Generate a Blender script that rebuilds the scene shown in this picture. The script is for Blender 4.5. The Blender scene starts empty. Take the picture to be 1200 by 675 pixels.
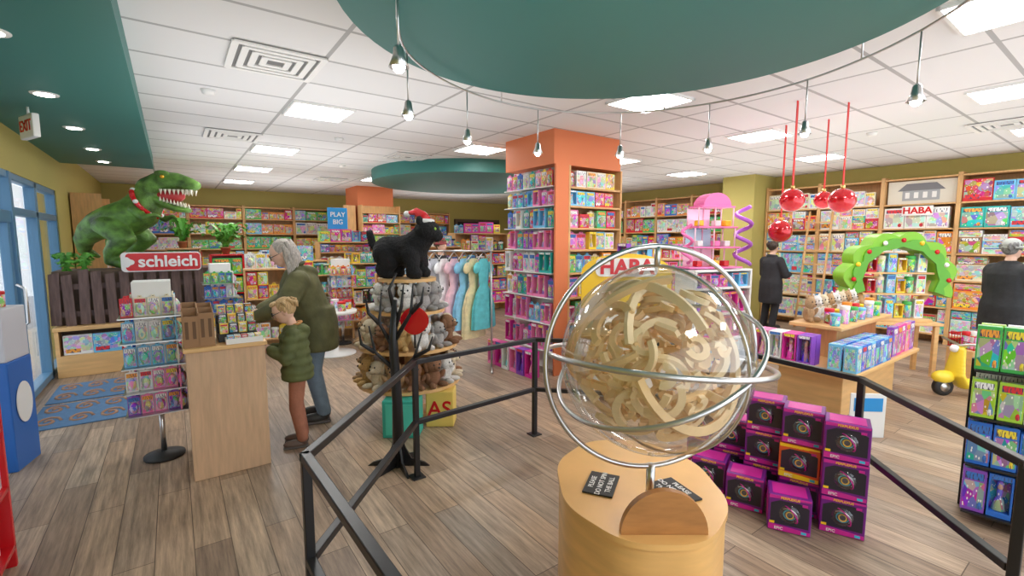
import bpy, bmesh, math, random
from mathutils import Vector, Matrix, Euler
rnd=random.Random(11)
sc=bpy.context.scene; COL=sc.collection
sc.view_settings.view_transform='Standard'
rad=math.radians
# ---------------------------------------------------------------- materials
_m={}
def nodes(name):
    m=bpy.data.materials.new(name); m.use_nodes=True
    nt=m.node_tree; return m,nt,nt.nodes['Principled BSDF']
def M(name,rgb=(.8,.8,.8),rough=.5,metal=0,emit=0,var=0,vscale=6,bump=0,bscale=60,stretch=None,coat=0,objcol=False):
    if name in _m: return _m[name]
    m,nt,b=nodes(name); L=nt.links.new
    b.inputs['Base Color'].default_value=(*rgb,1); b.inputs['Roughness'].default_value=rough
    b.inputs['Metallic'].default_value=metal; b.inputs['Coat Weight'].default_value=coat
    if emit:
        b.inputs['Emission Color'].default_value=(*rgb,1); b.inputs['Emission Strength'].default_value=emit
    tc=nt.nodes.new('ShaderNodeTexCoord'); mp=nt.nodes.new('ShaderNodeMapping'); L(tc.outputs['Object'],mp.inputs['Vector'])
    if stretch: mp.inputs['Scale'].default_value=stretch
    src=None
    if objcol:
        oi=nt.nodes.new('ShaderNodeObjectInfo'); src=oi.outputs['Color']; L(src,b.inputs['Base Color'])
    if var:
        n=nt.nodes.new('ShaderNodeTexNoise'); n.inputs['Scale'].default_value=vscale; n.inputs['Detail'].default_value=5
        L(mp.outputs[0],n.inputs['Vector'])
        h=nt.nodes.new('ShaderNodeHueSaturation'); 
        if src: L(src,h.inputs['Color'])
        else: h.inputs['Color'].default_value=(*rgb,1)
        mr=nt.nodes.new('ShaderNodeMapRange'); mr.inputs[1].default_value=.3; mr.inputs[2].default_value=.7
        mr.inputs[3].default_value=1-var; mr.inputs[4].default_value=1+var
        L(n.outputs['Fac'],mr.inputs[0]); L(mr.outputs[0],h.inputs['Value']); L(h.outputs[0],b.inputs['Base Color'])
    if bump:
        n2=nt.nodes.new('ShaderNodeTexNoise'); n2.inputs['Scale'].default_value=bscale; L(mp.outputs[0],n2.inputs['Vector'])
        bp=nt.nodes.new('ShaderNodeBump'); bp.inputs['Strength'].default_value=bump; bp.inputs['Distance'].default_value=.01
        L(n2.outputs['Fac'],bp.inputs['Height']); L(bp.outputs[0],b.inputs['Normal'])
    _m[name]=m; return m
def glassmat(name,tint=(1,1,1),lo=.04,hi=.55,rough=.03):
    if name in _m: return _m[name]
    m=bpy.data.materials.new(name); m.use_nodes=True; nt=m.node_tree; nt.nodes.clear(); L=nt.links.new
    o=nt.nodes.new('ShaderNodeOutputMaterial'); t=nt.nodes.new('ShaderNodeBsdfTransparent'); t.inputs[0].default_value=(*tint,1)
    g=nt.nodes.new('ShaderNodeBsdfGlossy'); g.inputs['Roughness'].default_value=rough
    lw=nt.nodes.new('ShaderNodeLayerWeight'); lw.inputs[0].default_value=.35
    mr=nt.nodes.new('ShaderNodeMapRange'); mr.inputs[3].default_value=lo; mr.inputs[4].default_value=hi
    mx=nt.nodes.new('ShaderNodeMixShader'); L(lw.outputs['Facing'],mr.inputs[0]); L(mr.outputs[0],mx.inputs[0])
    L(t.outputs[0],mx.inputs[1]); L(g.outputs[0],mx.inputs[2]); L(mx.outputs[0],o.inputs[0]); _m[name]=m; return m
def art_mat(name,scale,mixobj):
    m,nt,b=nodes(name); L=nt.links.new; N=nt.nodes.new
    tc=N('ShaderNodeTexCoord'); oi=N('ShaderNodeObjectInfo')
    mu=N('ShaderNodeMath'); mu.operation='MULTIPLY'; mu.inputs[1].default_value=57; L(oi.outputs['Random'],mu.inputs[0])
    ad=N('ShaderNodeVectorMath'); ad.operation='ADD'; L(tc.outputs['Object'],ad.inputs[0]); L(mu.outputs[0],ad.inputs[1])
    v=N('ShaderNodeTexVoronoi'); v.inputs['Scale'].default_value=scale; L(ad.outputs[0],v.inputs['Vector'])
    h=N('ShaderNodeHueSaturation'); h.inputs['Saturation'].default_value=1.3; h.inputs['Value'].default_value=.9; L(v.outputs['Color'],h.inputs['Color'])
    mx=N('ShaderNodeMix'); mx.data_type='RGBA'; mx.inputs[0].default_value=mixobj
    L(h.outputs[0],mx.inputs[6]); L(oi.outputs['Color'],mx.inputs[7])
    v2=N('ShaderNodeTexVoronoi'); v2.inputs['Scale'].default_value=scale*2.1; L(ad.outputs[0],v2.inputs['Vector'])
    cr=N('ShaderNodeMath'); cr.operation='LESS_THAN'; cr.inputs[1].default_value=.22; L(v2.outputs['Distance'],cr.inputs[0])
    mx2=N('ShaderNodeMix'); mx2.data_type='RGBA'; L(cr.outputs[0],mx2.inputs[0]); L(mx.outputs[2],mx2.inputs[6]); mx2.inputs[7].default_value=(.9,.88,.8,1)
    L(mx2.outputs[2],b.inputs['Base Color']); b.inputs['Roughness'].default_value=.35
    _m[name]=m; return m
def title_mat(name):
    m,nt,b=nodes(name); L=nt.links.new; N=nt.nodes.new
    tc=N('ShaderNodeTexCoord'); oi=N('ShaderNodeObjectInfo')
    r=N('ShaderNodeValToRGB'); r.color_ramp.interpolation='CONSTANT'
    cols=[(.9,.9,.88),(.95,.75,.05),(.75,.03,.04),(.9,.9,.9),(.05,.2,.6),(.95,.4,.05)]
    e=r.color_ramp.elements; e[0].color=(*cols[0],1); e[1].position=.2; e[1].color=(*cols[1],1)
    for i,c in enumerate(cols[2:]): x=e.new(.36+.16*i); x.color=(*c,1)
    L(oi.outputs['Random'],r.inputs[0])
    mp=N('ShaderNodeMapping'); mp.inputs['Scale'].default_value=(14,1,3); L(tc.outputs['Object'],mp.inputs[0])
    n=N('ShaderNodeTexNoise'); n.inputs['Scale'].default_value=1.6; L(mp.outputs[0],n.inputs['Vector'])
    g=N('ShaderNodeMath'); g.operation='GREATER_THAN'; g.inputs[1].default_value=.55; L(n.outputs['Fac'],g.inputs[0])
    mx=N('ShaderNodeMix'); mx.data_type='RGBA'; L(g.outputs[0],mx.inputs[0]); L(r.outputs[0],mx.inputs[6]); mx.inputs[7].default_value=(.06,.05,.12,1)
    L(mx.outputs[2],b.inputs['Base Color']); _m[name]=m; return m
ART=art_mat('printed_artwork',3.2,.35); ART2=art_mat('printed_fine_artwork',6,.45); TITLE=title_mat('printed_title')
CARD=M('cardboard_colour',rough=.4,objcol=True); CARDV=M('toy_plastic_colour',rough=.3,objcol=True); PLUSH=M('plush_colour',rough=.95,objcol=True,var=.18,vscale=30,bump=.8,bscale=120)
WHITE=M('white_paint',(.86,.86,.84),.5); BLACK=M('black_metal',(.012,.012,.014),.35); STEEL=M('brushed_steel',(.62,.62,.62),.28,1)
MAPLE=M('maple_wood',(.76,.47,.2),.35,var=.1,vscale=3,stretch=(1,1,8)); SHELFW=M('shelf_wood',(.68,.4,.17),.5,var=.13,vscale=4,stretch=(8,8,1.2))
COUNTER=M('counter_laminate',(.64,.42,.26),.45,var=.1,vscale=5,stretch=(10,10,1)); HONEY=M('honey_wood',(.45,.2,.06),.35,var=.15,vscale=4,stretch=(2,2,9))
PLY=M('birch_plywood',(.88,.6,.29),.45,var=.08); PLY2=M('light_plywood',(.95,.74,.44),.45,var=.06); TEAL=M('teal_paint',(.038,.2,.18),.5); ORANGE=M('orange_paint',(.72,.21,.08),.6)
OLIVE=M('olive_paint',(.48,.41,.12),.7); RED=M('red_gloss',(.62,.01,.015),.25); YEL=M('yellow_gloss',(.95,.6,.02),.35); GREEN=M('leaf_green',(.12,.4,.05),.5,var=.25)
DKW=M('dark_wood',(.11,.07,.045),.7,var=.2); FENCE=M('fence_wood',(.14,.09,.08),.85,var=.25,vscale=5,stretch=(8,8,1)); BLUEF=M('blue_frame',(.1,.24,.4),.4)
EMIT=M('light_diffuser',(1,.985,.96),emit=26); BULB=M('lamp_bulb',(1,.93,.8),emit=20); SKIN=M('skin',(.8,.5,.38),.5); DARK=M('dark_rubber',(.02,.02,.02),.6)
PURP=M('purple_card',(.17,.012,.22),.35); MAG=M('magenta_card',(.6,.02,.3),.35); GLASS=glassmat('window_glass'); ACR=glassmat('clear_acrylic',(.96,.97,.97),.06,.6,.07)
def floor_mat():
    m,nt,b=nodes('wood_plank_floor'); L=nt.links.new; N=nt.nodes.new
    tc=N('ShaderNodeTexCoord'); mp=N('ShaderNodeMapping'); mp.inputs['Rotation'].default_value=(0,0,rad(90)); L(tc.outputs['Object'],mp.inputs[0])
    br=N('ShaderNodeTexBrick'); br.inputs['Scale'].default_value=1; br.inputs['Brick Width'].default_value=1.3; br.inputs['Row Height'].default_value=.18
    br.inputs['Mortar Size'].default_value=.0025; br.inputs['Color1'].default_value=(0,0,0,1); br.inputs['Color2'].default_value=(1,1,1,1); br.inputs['Mortar'].default_value=(.5,.5,.5,1)
    br.offset=.37; L(mp.outputs[0],br.inputs[0])
    r=N('ShaderNodeValToRGB'); e=r.color_ramp.elements; e[0].color=(.25,.175,.125,1); e[1].color=(.43,.33,.24,1)
    for p,c in((.3,(.35,.245,.165)),(.55,(.31,.24,.18)),(.8,(.42,.29,.19))): x=e.new(p); x.color=(*c,1)
    L(br.outputs['Color'],r.inputs[0])
    m2=N('ShaderNodeMapping'); m2.inputs['Scale'].default_value=(22,1.3,1); L(tc.outputs['Object'],m2.inputs[0])
    n=N('ShaderNodeTexNoise'); n.inputs['Scale'].default_value=1.6; n.inputs['Detail'].default_value=8; n.inputs['Roughness'].default_value=.7; L(m2.outputs[0],n.inputs['Vector'])
    mr=N('ShaderNodeMapRange'); mr.inputs[1].default_value=.3; mr.inputs[2].default_value=.7; mr.inputs[3].default_value=.45; mr.inputs[4].default_value=1.5; L(n.outputs['Fac'],mr.inputs[0])
    mx=N('ShaderNodeMix'); mx.data_type='RGBA'; mx.blend_type='MULTIPLY'; mx.inputs[0].default_value=1; L(r.outputs[0],mx.inputs[6]); L(mr.outputs[0],mx.inputs[7])
    mm=N('ShaderNodeMix'); mm.data_type='RGBA'; L(br.outputs['Fac'],mm.inputs[0]); L(mx.outputs[2],mm.inputs[6]); mm.inputs[7].default_value=(.1,.065,.04,1)
    L(mm.outputs[2],b.inputs['Base Color']); b.inputs['Roughness'].default_value=.4
    bp=N('ShaderNodeBump'); bp.inputs['Strength'].default_value=.15; bp.inputs['Distance'].default_value=.01; L(n.outputs['Fac'],bp.inputs['Height']); L(bp.outputs[0],b.inputs['Normal'])
    return m
def ceil_mat():
    m,nt,b=nodes('ceiling_tiles'); L=nt.links.new; N=nt.nodes.new
    tc=N('ShaderNodeTexCoord'); mp=N('ShaderNodeMapping'); mp.inputs['Location'].default_value=(-1.02,-5.06,0); L(tc.outputs['Object'],mp.inputs[0])
    br=N('ShaderNodeTexBrick'); br.offset=0; br.inputs['Scale'].default_value=1; br.inputs['Brick Width'].default_value=1.22; br.inputs['Row Height'].default_value=.61
    br.inputs['Mortar Size'].default_value=.016; br.inputs['Mortar Smooth'].default_value=0
    br.inputs['Color1'].default_value=(.84,.84,.84,1); br.inputs['Color2'].default_value=(.79,.79,.79,1); br.inputs['Mortar'].default_value=(.45,.45,.45,1)
    L(mp.outputs[0],br.inputs[0]); L(br.outputs['Color'],b.inputs['Base Color']); b.inputs['Roughness'].default_value=.9
    return m
# ---------------------------------------------------------------- mesh builder
class MB:
    def __init__(s): s.v=[];s.f=[];s.mi=[];s.mats=[];s.sm=[]
    def add(s,vs,fs,mat,smooth=False,T=None):
        if mat not in s.mats: s.mats.append(mat)
        k=s.mats.index(mat); o=len(s.v)
        for v in vs:
            v=Vector(v); s.v.append(T@v if T is not None else v)
        for f in fs: s.f.append([i+o for i in f]); s.mi.append(k); s.sm.append(smooth)
        return s
    def bm(s,bm,mat,smooth=False,T=None):
        bm.verts.index_update()
        s.add([v.co.copy() for v in bm.verts],[[v.index for v in f.verts] for f in bm.faces],mat,smooth,T); bm.free(); return s
    def box(s,c,d,mat,bev=0,rot=None,T=None):
        B=bmesh.new(); bmesh.ops.create_cube(B,size=1)
        for v in B.verts: v.co=Vector((v.co.x*d[0],v.co.y*d[1],v.co.z*d[2]))
        if bev: bmesh.ops.bevel(B,geom=B.edges[:],offset=min(bev,min(d)*.45),segments=2,affect='EDGES',profile=.5)
        X=Matrix.Translation(c)
        if rot: X=X@Euler(rot).to_matrix().to_4x4()
        if T is not None: X=T@X
        return s.bm(B,mat,False,X)
    def cyl(s,p0,p1,r0,r1=None,mat=None,n=14,T=None,smooth=True):
        r1=r0 if r1 is None else r1
        return s.tube([p0,p1],[r0,r1],mat,n,T=T,smooth=smooth)
    def tube(s,pts,r,mat,n=10,closed=False,T=None,smooth=True):
        pts=[Vector(p) for p in pts]; N=len(pts)
        if not isinstance(r,(list,tuple)): r=[r]*N
        vs=[];fs=[]; prev=None
        for i,p in enumerate(pts):
            if closed: t=pts[(i+1)%N]-pts[i-1]
            else: t=pts[min(i+1,N-1)]-pts[max(i-1,0)]
            t.normalize()
            if prev is None:
                a=Vector((0,0,1)) if abs(t.z)<.9 else Vector((1,0,0)); u=t.cross(a).normalized()
            else: u=(prev-t*prev.dot(t)).normalized()
            prev=u; w=t.cross(u)
            for k in range(n):
                a=2*math.pi*k/n; vs.append(p+(u*math.cos(a)+w*math.sin(a))*r[i])
        for i in range(N if closed else N-1):
            j=(i+1)%N
            for k in range(n): fs.append([i*n+k,i*n+(k+1)%n,j*n+(k+1)%n,j*n+k])
        if not closed: fs.append(list(range(n))[::-1]); fs.append([(N-1)*n+k for k in range(n)])
        return s.add(vs,fs,mat,smooth,T)
    def ring(s,c,R,r,mat,T=None,n=48,m=8):
        return s.tube([(c[0]+R*math.cos(2*math.pi*i/n),c[1]+R*math.sin(2*math.pi*i/n),c[2]) for i in range(n)],r,mat,m,closed=True,T=T)
    def lathe(s,prof,mat,n=24,c=(0,0,0),T=None,smooth=True,sx=1,sy=1):
        vs=[];fs=[]
        for (r,z) in prof:
            for k in range(n):
                a=2*math.pi*k/n; vs.append((c[0]+r*math.cos(a)*sx,c[1]+r*math.sin(a)*sy,c[2]+z))
        for i in range(len(prof)-1):
            for k in range(n): fs.append([i*n+k,i*n+(k+1)%n,(i+1)*n+(k+1)%n,(i+1)*n+k])
        fs.append(list(range(n))[::-1]); fs.append([(len(prof)-1)*n+k for k in range(n)])
        return s.add(vs,fs,mat,smooth,T)
    def sph(s,c,r,mat,n=16,T=None,rot=None):
        if not isinstance(r,(list,tuple)): r=(r,r,r)
        B=bmesh.new(); bmesh.ops.create_uvsphere(B,u_segments=n,v_segments=max(6,n*2//3),radius=1)
        X=Matrix.Translation(c)
        if rot: X=X@Euler(rot).to_matrix().to_4x4()
        X=X@Matrix.Diagonal((*r,1))
        if T is not None: X=T@X
        return s.bm(B,mat,True,X)
    def limb(s,pts,mat,n=7,seg=14):
        """overlapping ellipsoids along joints, later fused by voxel remesh"""
        for (a,ra),(b,rb) in zip(pts,pts[1:]):
            a,b=Vector(a),Vector(b); ra=ra if isinstance(ra,tuple) else (ra,ra); rb=rb if isinstance(rb,tuple) else (rb,rb)
            for k in range(n+1):
                u=k/n; rx=ra[0]+(rb[0]-ra[0])*u; ry=ra[1]+(rb[1]-ra[1])*u; s.sph(a.lerp(b,u),(rx,ry,min(rx,ry)),mat,seg)
        return s
    def xz(s,pts,y0,y1,mat,T=None):
        n=len(pts); vs=[(p[0],y0,p[1]) for p in pts]+[(p[0],y1,p[1]) for p in pts]
        fs=[list(range(n)),list(range(n,2*n))[::-1]]+[[i,i+n,(i+1)%n+n,(i+1)%n] for i in range(n)]
        return s.add(vs,fs,mat,False,T)
    def xy(s,pts,z0,z1,mat,T=None,smooth=False):
        n=len(pts); vs=[(p[0],p[1],z0) for p in pts]+[(p[0],p[1],z1) for p in pts]
        s.add(vs,[[i,(i+1)%n,(i+1)%n+n,i+n] for i in range(n)],mat,smooth,T)
        return s.add(vs,[list(range(n))[::-1],list(range(n,2*n))],mat,False,T)
    def mesh(s,name):
        me=bpy.data.meshes.new(name); me.from_pydata(s.v,[],s.f)
        for m in s.mats: me.materials.append(m)
        me.polygons.foreach_set('material_index',s.mi); me.polygons.foreach_set('use_smooth',s.sm); me.update(); return me
    def obj(s,name,parent=None,loc=(0,0,0),rz=0,label=None,cat=None,group=None,kind=None,color=None):
        return mk(name,s.mesh(name),parent,loc,rz,label,cat,group,kind,color)
def mk(name,data,parent=None,loc=(0,0,0),rz=0,label=None,cat=None,group=None,kind=None,color=None):
    o=bpy.data.objects.new(name,data); COL.objects.link(o); o.location=loc; o.rotation_euler=(0,0,rz)
    if parent: o.parent=parent
    if label: o['label']=label
    if cat: o['category']=cat
    if group: o['group']=group
    if kind: o['kind']=kind
    if color: o.color=(*color,1)
    return o
def thing(name,label,cat,loc=(0,0,0),rz=0,group=None):
    return mk(name,None,None,loc,rz,label,cat,group)
def text(s,size,mat,parent,loc,rot=(rad(90),0,0),ex=.003,name='lettering',sx=1,off=.012):
    c=bpy.data.curves.new('t','FONT'); c.body=s; c.size=size; c.extrude=ex; c.align_x='CENTER'; c.align_y='CENTER'; c.offset=size*off
    t=bpy.data.objects.new('t',c); COL.objects.link(t); dg=bpy.context.evaluated_depsgraph_get()
    me=bpy.data.meshes.new_from_object(t.evaluated_get(dg)); bpy.data.objects.remove(t); me.materials.clear(); me.materials.append(mat)
    o=mk(name,me,parent,loc); o.rotation_euler=rot; o.scale=(sx,1,1); return o
def evalmesh(me,mods):
    o=bpy.data.objects.new('tmp',me); COL.objects.link(o)
    for t,a in mods:
        m=o.modifiers.new(t,t)
        for k,v in a.items(): setattr(m,k,v)
    dg=bpy.context.evaluated_depsgraph_get(); dg.update()
    r=bpy.data.meshes.new_from_object(o.evaluated_get(dg)); bpy.data.objects.remove(o); return r
def remesh(mb,vox,smooth=2):
    me=mb.mesh('r'); return evalmesh(me,[('REMESH',dict(mode='VOXEL',voxel_size=vox)),('SMOOTH',dict(iterations=smooth,factor=.5))])
def finish(me,mat,name,parent,puff=0,per=.07):
    me.materials.clear(); me.materials.append(mat)
    if puff:
        ns=[v.normal.copy() for v in me.vertices]
        for v,n in zip(me.vertices,ns): v.co+=n*puff*(abs(math.sin(math.pi*v.co.z/per))-.5)
    me.polygons.foreach_set('use_smooth',[True]*len(me.polygons)); return mk(name,me,parent)
def clone(t,loc,rz=None,label=None):
    o=t.copy(); COL.objects.link(o); o.location=loc
    if rz is not None: o.rotation_euler=(0,0,rz)
    if label: o['label']=label
    def rec(a,b):
        for c in a.children:
            d=c.copy(); d.parent=b; COL.objects.link(d); rec(c,d)
    rec(t,o); return o
# ---------------------------------------------------------------- camera and world
TH=rad(35.8)
cam=bpy.data.objects.new('camera',bpy.data.cameras.new('camera')); COL.objects.link(cam); sc.camera=cam
cam.location=(0,0,1.75); cam.rotation_euler=(rad(90-5.9),0,-TH); cam.data.sensor_width=36; cam.data.lens=16.5; cam.data.clip_start=.02
w=bpy.data.worlds.new('world'); sc.world=w; w.use_nodes=True; bg=w.node_tree.nodes['Background']; bg.inputs[0].default_value=(.86,.93,1,1); bg.inputs[1].default_value=2.2
def ceiling_fill(x,y,sx,sy,e):  # unseen area light added to brighten the ceiling, no fixture stands there
    l=bpy.data.lights.new('added_ceiling_fill','AREA'); l.shape='RECTANGLE'; l.size=sx; l.size_y=sy; l.energy=e; l.color=(.98,.99,1)
    o=bpy.data.objects.new('added_ceiling_fill',l); COL.objects.link(o); o.location=(x,y,2.0); o.rotation_euler=(math.pi,0,0)
for x,y,e in((1.2,1.0,10),(1.2,4.6,26),(1.6,8.3,26),(2,12,24),(5.6,1.2,17),(6.6,3.6,15),(8.6,4.6,18),(7.6,8.3,24),(6.5,12,22),(8.9,1.2,16),(3,-1.2,10)): ceiling_fill(x,y,2.8,2.8,e)
# ---------------------------------------------------------------- structure
XL,XR,YB,YF,H=-1.3,10.8,15.0,-2.5,3.1
def S(name,mb): return mb.obj(name,kind='structure')
S('floor',MB().box(((XL+XR)/2,(YB+YF)/2,-.05),(XR-XL+.4,YB-YF+.4,.1),floor_mat()))
S('ceiling',MB().box(((XL+XR)/2,(YB+YF)/2,H+.05),(XR-XL+.4,YB-YF+.4,.1),ceil_mat()))
S('wall_right',MB().box((XR+.1,(YB+YF)/2,H/2),(.2,YB-YF+.4,H),OLIVE))
S('wall_back',MB().box(((XL+XR)/2,YB+.1,H/2),(XR-XL,.2,H),OLIVE))
wl=MB(); wl.box((XL-.1,12.15,H/2),(.2,5.7,H),OLIVE); wl.box((XL-.1,3.4,2.77),(.2,11.8,.66),OLIVE); wl.box((XL-.1,.7,1.22),(.2,6.4,2.44),OLIVE)
S('wall_left',wl)
S('ceiling_soffit',MB().box(((XL-.17)/2,3.7,3.0),(-.17-XL,12.3,.2),TEAL))
def disc(c,r,z0,z1,mat,name,sx=1,sy=1):
    pts=[(c[0]+r*sx*math.cos(2*math.pi*i/72),c[1]+r*sy*math.sin(2*math.pi*i/72)) for i in range(72)]
    return S(name,MB().xy(pts,z0,z1,mat,smooth=True))
disc((1.9,1.6),1.42,2.85,3.1,TEAL,'ceiling_cloud')
disc((5.1,8.6),1.95,2.88,3.1,TEAL,'ceiling_cloud')
cm=MB(); cm.box((4.56,5.14,1.34),(.88,.72,2.68),ORANGE); cm.box((4.46,4.985,2.89),(1.2,1.03,.42),ORANGE); S('column',cm)
cm=MB(); cm.box((4.33,12.5,1.55),(.94,.96,3.1),ORANGE); S('column',cm)
cm=MB(); cm.box((10.35,5.45,1.55),(.9,.7,3.1),OLIVE); S('column',cm)
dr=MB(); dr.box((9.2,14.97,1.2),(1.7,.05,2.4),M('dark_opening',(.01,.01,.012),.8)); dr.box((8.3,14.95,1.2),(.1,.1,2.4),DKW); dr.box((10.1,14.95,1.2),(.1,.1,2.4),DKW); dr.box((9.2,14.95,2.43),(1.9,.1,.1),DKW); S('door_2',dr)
for i,(a,b) in enumerate(((3.9,4.9),(4.9,5.85),(6.95,8.1),(8.1,9.3))):
    f=MB()
    for y in(a+.03,b-.03): f.box((XL-.06,y,1.22),(.1,.06,2.44),BLUEF,.008)
    for z in(.06,2.05,2.41): f.box((XL-.06,(a+b)/2,z),(.1,b-a,.08),BLUEF,.008)
    f.box((XL-.07,(a+b)/2,1.2),(.012,b-a,2.3),GLASS); S('window_%d'%(i+1),f)
f=MB()
for y in(5.9,6.9): f.box((XL-.05,y,1.22),(.12,.09,2.44),BLUEF,.008)
for z,h in((.12,.22),(1.98,.12),(2.41,.08)): f.box((XL-.05,6.4,z),(.09,1.0,h),BLUEF,.008)
for y in(6.0,6.8): f.box((XL-.05,y,1.0),(.07,.1,1.9),BLUEF,.008)
f.box((XL-.06,6.4,1.2),(.012,.95,2.3),GLASS); f.tube([(XL+.0,6.75,.85),(XL+.06,6.75,.9),(XL+.06,6.75,1.25),(XL+.0,6.75,1.3)],.014,STEEL)
S('door_1',f)
S('baseboard_right',MB().box((XR-.01,9.5,.06),(.02,7,.12),DKW)); S('baseboard_left',MB().box((XL+.01,12.2,.06),(.02,5.4,.12),DKW))
ex=MB(); ex.box((-7.8,6,-.1),(13,30,.1),M('pavement',(.55,.55,.57),.9)); S('pavement_outside',ex)  # street pavement outside the storefront windows
ex=MB(); ex.box((-14,8,1.2),(.5,36,2.4),M('street_facade',(.65,.72,.8),.8))  # building across the street, added beyond the storefront glass
for k in range(12): ex.box((-13.72,-6+k*2.4,1.2),(.05,1.4,1.1),M('facade_glass',(.25,.33,.42),.1))
S('facade_opposite',ex)
# ---------------------------------------------------------------- ceiling fixtures
tf=thing('troffer_light','square white recessed ceiling light with glowing diffuser','ceiling light',(1.34,5.36,3.1),group='recessed ceiling lights')
t=MB()
for sx,sy,dx,dy in((0,.29,.6,.02),(0,-.29,.6,.02),(.29,0,.02,.6),(-.29,0,.02,.6)): t.box((sx,sy,-.012),(dx,dy,.024),WHITE)
t.obj('light_frame',tf); MB().box((0,0,-.008),(.56,.56,.01),EMIT).obj('light_diffuser',tf)
for p in((1.34,7.95),(1.34,10.3),(1.34,12.7),(3.86,3.06),(3.83,10.5),(3.83,6.12),(6.28,3.2),(6.28,5.64),(8.72,3.44),(8.66,5.88),(8.7,.95),(6.28,.9),(4.0,.6),(8.7,8.3),(6.28,11),(1.34,-1.2),(3.86,-1.2),(6.28,-1.2)):  # last three, behind the camera, are added for extra light
    clone(tf,(p[0],p[1],3.1))
vt=thing('air_diffuser','square white louvred ceiling air vent','air vent',(.72,4.08,3.1),group='ceiling vents')
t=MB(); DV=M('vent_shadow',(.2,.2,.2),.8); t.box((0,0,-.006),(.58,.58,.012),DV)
for k,r in enumerate((.29,.22,.15,.08)):
    for sx,sy,dx,dy in((0,r,2*r+.02,.045),(0,-r,2*r+.02,.045),(r,0,.045,2*r+.02),(-r,0,.045,2*r+.02)): t.box((sx,sy,-.016),(dx,dy,.012),WHITE)
t.obj('louvre',vt)
for p in((.72,7.2),(3.2,7.34),(2.98,11.1),(8.0,1.2)): clone(vt,(*p,3.1))
sp=thing('smoke_detector','small white round detector on ceiling tile','smoke detector',(1.9,6.6,3.1),group='ceiling detectors')
MB().lathe([(.02,-.04),(.05,-.035),(.06,0)],WHITE).obj('detector_body',sp)
for p in((.35,5.2),(5.1,5.4),(7.4,4.6),(2.6,8.9),(7.3,2.3)): clone(sp,(*p,3.1))
PP=[(.79,1.88),(1.13,2.57),(1.75,2.97),(2.45,3.04),(3.07,2.72),(3.42,2.14),(3.44,1.46),(3.1,.8),(2.45,.25)]
tr=thing('track_cable','curved steel low voltage lighting cable on standoffs','lighting track',(0,0,0))
cp=[]
for i in range(len(PP)-1):
    p0=Vector(PP[max(i-1,0)]);p1=Vector(PP[i]);p2=Vector(PP[i+1]);p3=Vector(PP[min(i+2,len(PP)-1)])
    for k in range(8):
        u=k/8; q=.5*((2*p1)+(p2-p0)*u+(2*p0-5*p1+4*p2-p3)*u*u+(3*p1-p0-3*p2+p3)*u**3); cp.append((q.x,q.y,2.79))
t=MB(); t.tube(cp,.007,STEEL,8); t.obj('track_rail',tr)
for k in(4,20,36,52):
    zt=2.85 if (Vector(cp[k][:2])-Vector((1.9,1.6))).length<1.42 else 3.1
    MB().cyl((cp[k][0],cp[k][1],2.79),(cp[k][0],cp[k][1],zt),.006,mat=STEEL,n=8).obj('standoff',tr)
pn=thing('pendant_spotlight','small silver spotlight hanging on a thin rod','pendant light',(*PP[0],2.79),group='spotlights on the curved track')
MB().cyl((0,0,0),(0,0,-.27),.005,mat=STEEL,n=8).obj('rod',pn)
MB().lathe([(.012,-.26),(.02,-.27),(.024,-.30),(.042,-.345),(.038,-.347),(.02,-.31)],STEEL,16).obj('lamp_shade',pn)
MB().sph((0,0,-.343),.026,BULB,10).obj('bulb',pn)
for p in PP[1:8]: clone(pn,(*p,2.79))
cn=thing('downlight','round recessed downlight in the teal soffit','downlight',(-.75,3.9,2.9),group='soffit downlights')
MB().lathe([(.085,-.008),(.09,-.004),(.09,0)],WHITE,24).obj('trim_ring',cn); MB().lathe([(.001,-.012),(.06,-.012),(.06,-.006)],BULB,20).obj('bulb',cn)
for y in(5.3,6.7,8.1,9.3,2.5): clone(cn,(-.75,y,2.9))
xs=thing('exit_sign','white exit sign with red letters under soffit','exit sign',(-.95,5.9,2.9),rad(-65))
MB().cyl((0,0,0),(0,0,-.07),.01,mat=WHITE).obj('stem',xs); MB().box((0,0,-.17),(.32,.05,.2),WHITE,.01).obj('sign_body',xs)
text('EXIT',.13,RED,xs,(0,-.027,-.17)); 
# ---------------------------------------------------------------- product kinds
COLS={'red':(.68,.02,.03),'blue':(.03,.17,.65),'light blue':(.17,.54,.85),'yellow':(.93,.66,.04),'green':(.07,.48,.1),'lime green':(.42,.68,.06),'pink':(.9,.24,.5),'magenta':(.74,.04,.36),
'purple':(.27,.08,.52),'orange':(.9,.3,.03),'white':(.87,.87,.85),'cream':(.84,.76,.55),'black':(.03,.03,.04),'teal':(.03,.45,.42),'brown':(.4,.22,.1)}
def m_box():
    t=MB(); t.box((0,0,.5),(1,1,1),CARD,.012); t.box((0,-.502,.40),(.88,.01,.64),ART); t.box((0,-.505,.84),(.8,.014,.17),TITLE); t.lathe([(.001,0),(.09,0),(.09,.012),(.001,.012)],TITLE,12,T=Matrix.Translation((.3,-.505,.16))@Matrix.Rotation(rad(90),4,'X'))
    t.box((.503,0,.5),(.01,.8,.8),ART2); t.box((-.503,0,.5),(.01,.8,.8),ART2); t.box((0,0,1.001),(.85,.8,.006),ART2); return t.mesh('toy_box')
def m_box2():
    t=MB(); t.box((0,0,.5),(1,1,1),CARD,.012); t.box((0,-.502,.56),(.94,.01,.8),ART2); t.box((-.18,-.506,.2),(.5,.014,.2),TITLE); t.sph((.24,-.49,.6),(.16,.04,.2),ART,10)
    t.box((.503,0,.5),(.01,.86,.3),TITLE); t.box((-.503,0,.5),(.01,.86,.3),TITLE); t.box((0,0,1.001),(.85,.8,.006),ART2); return t.mesh('game_box')
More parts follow.
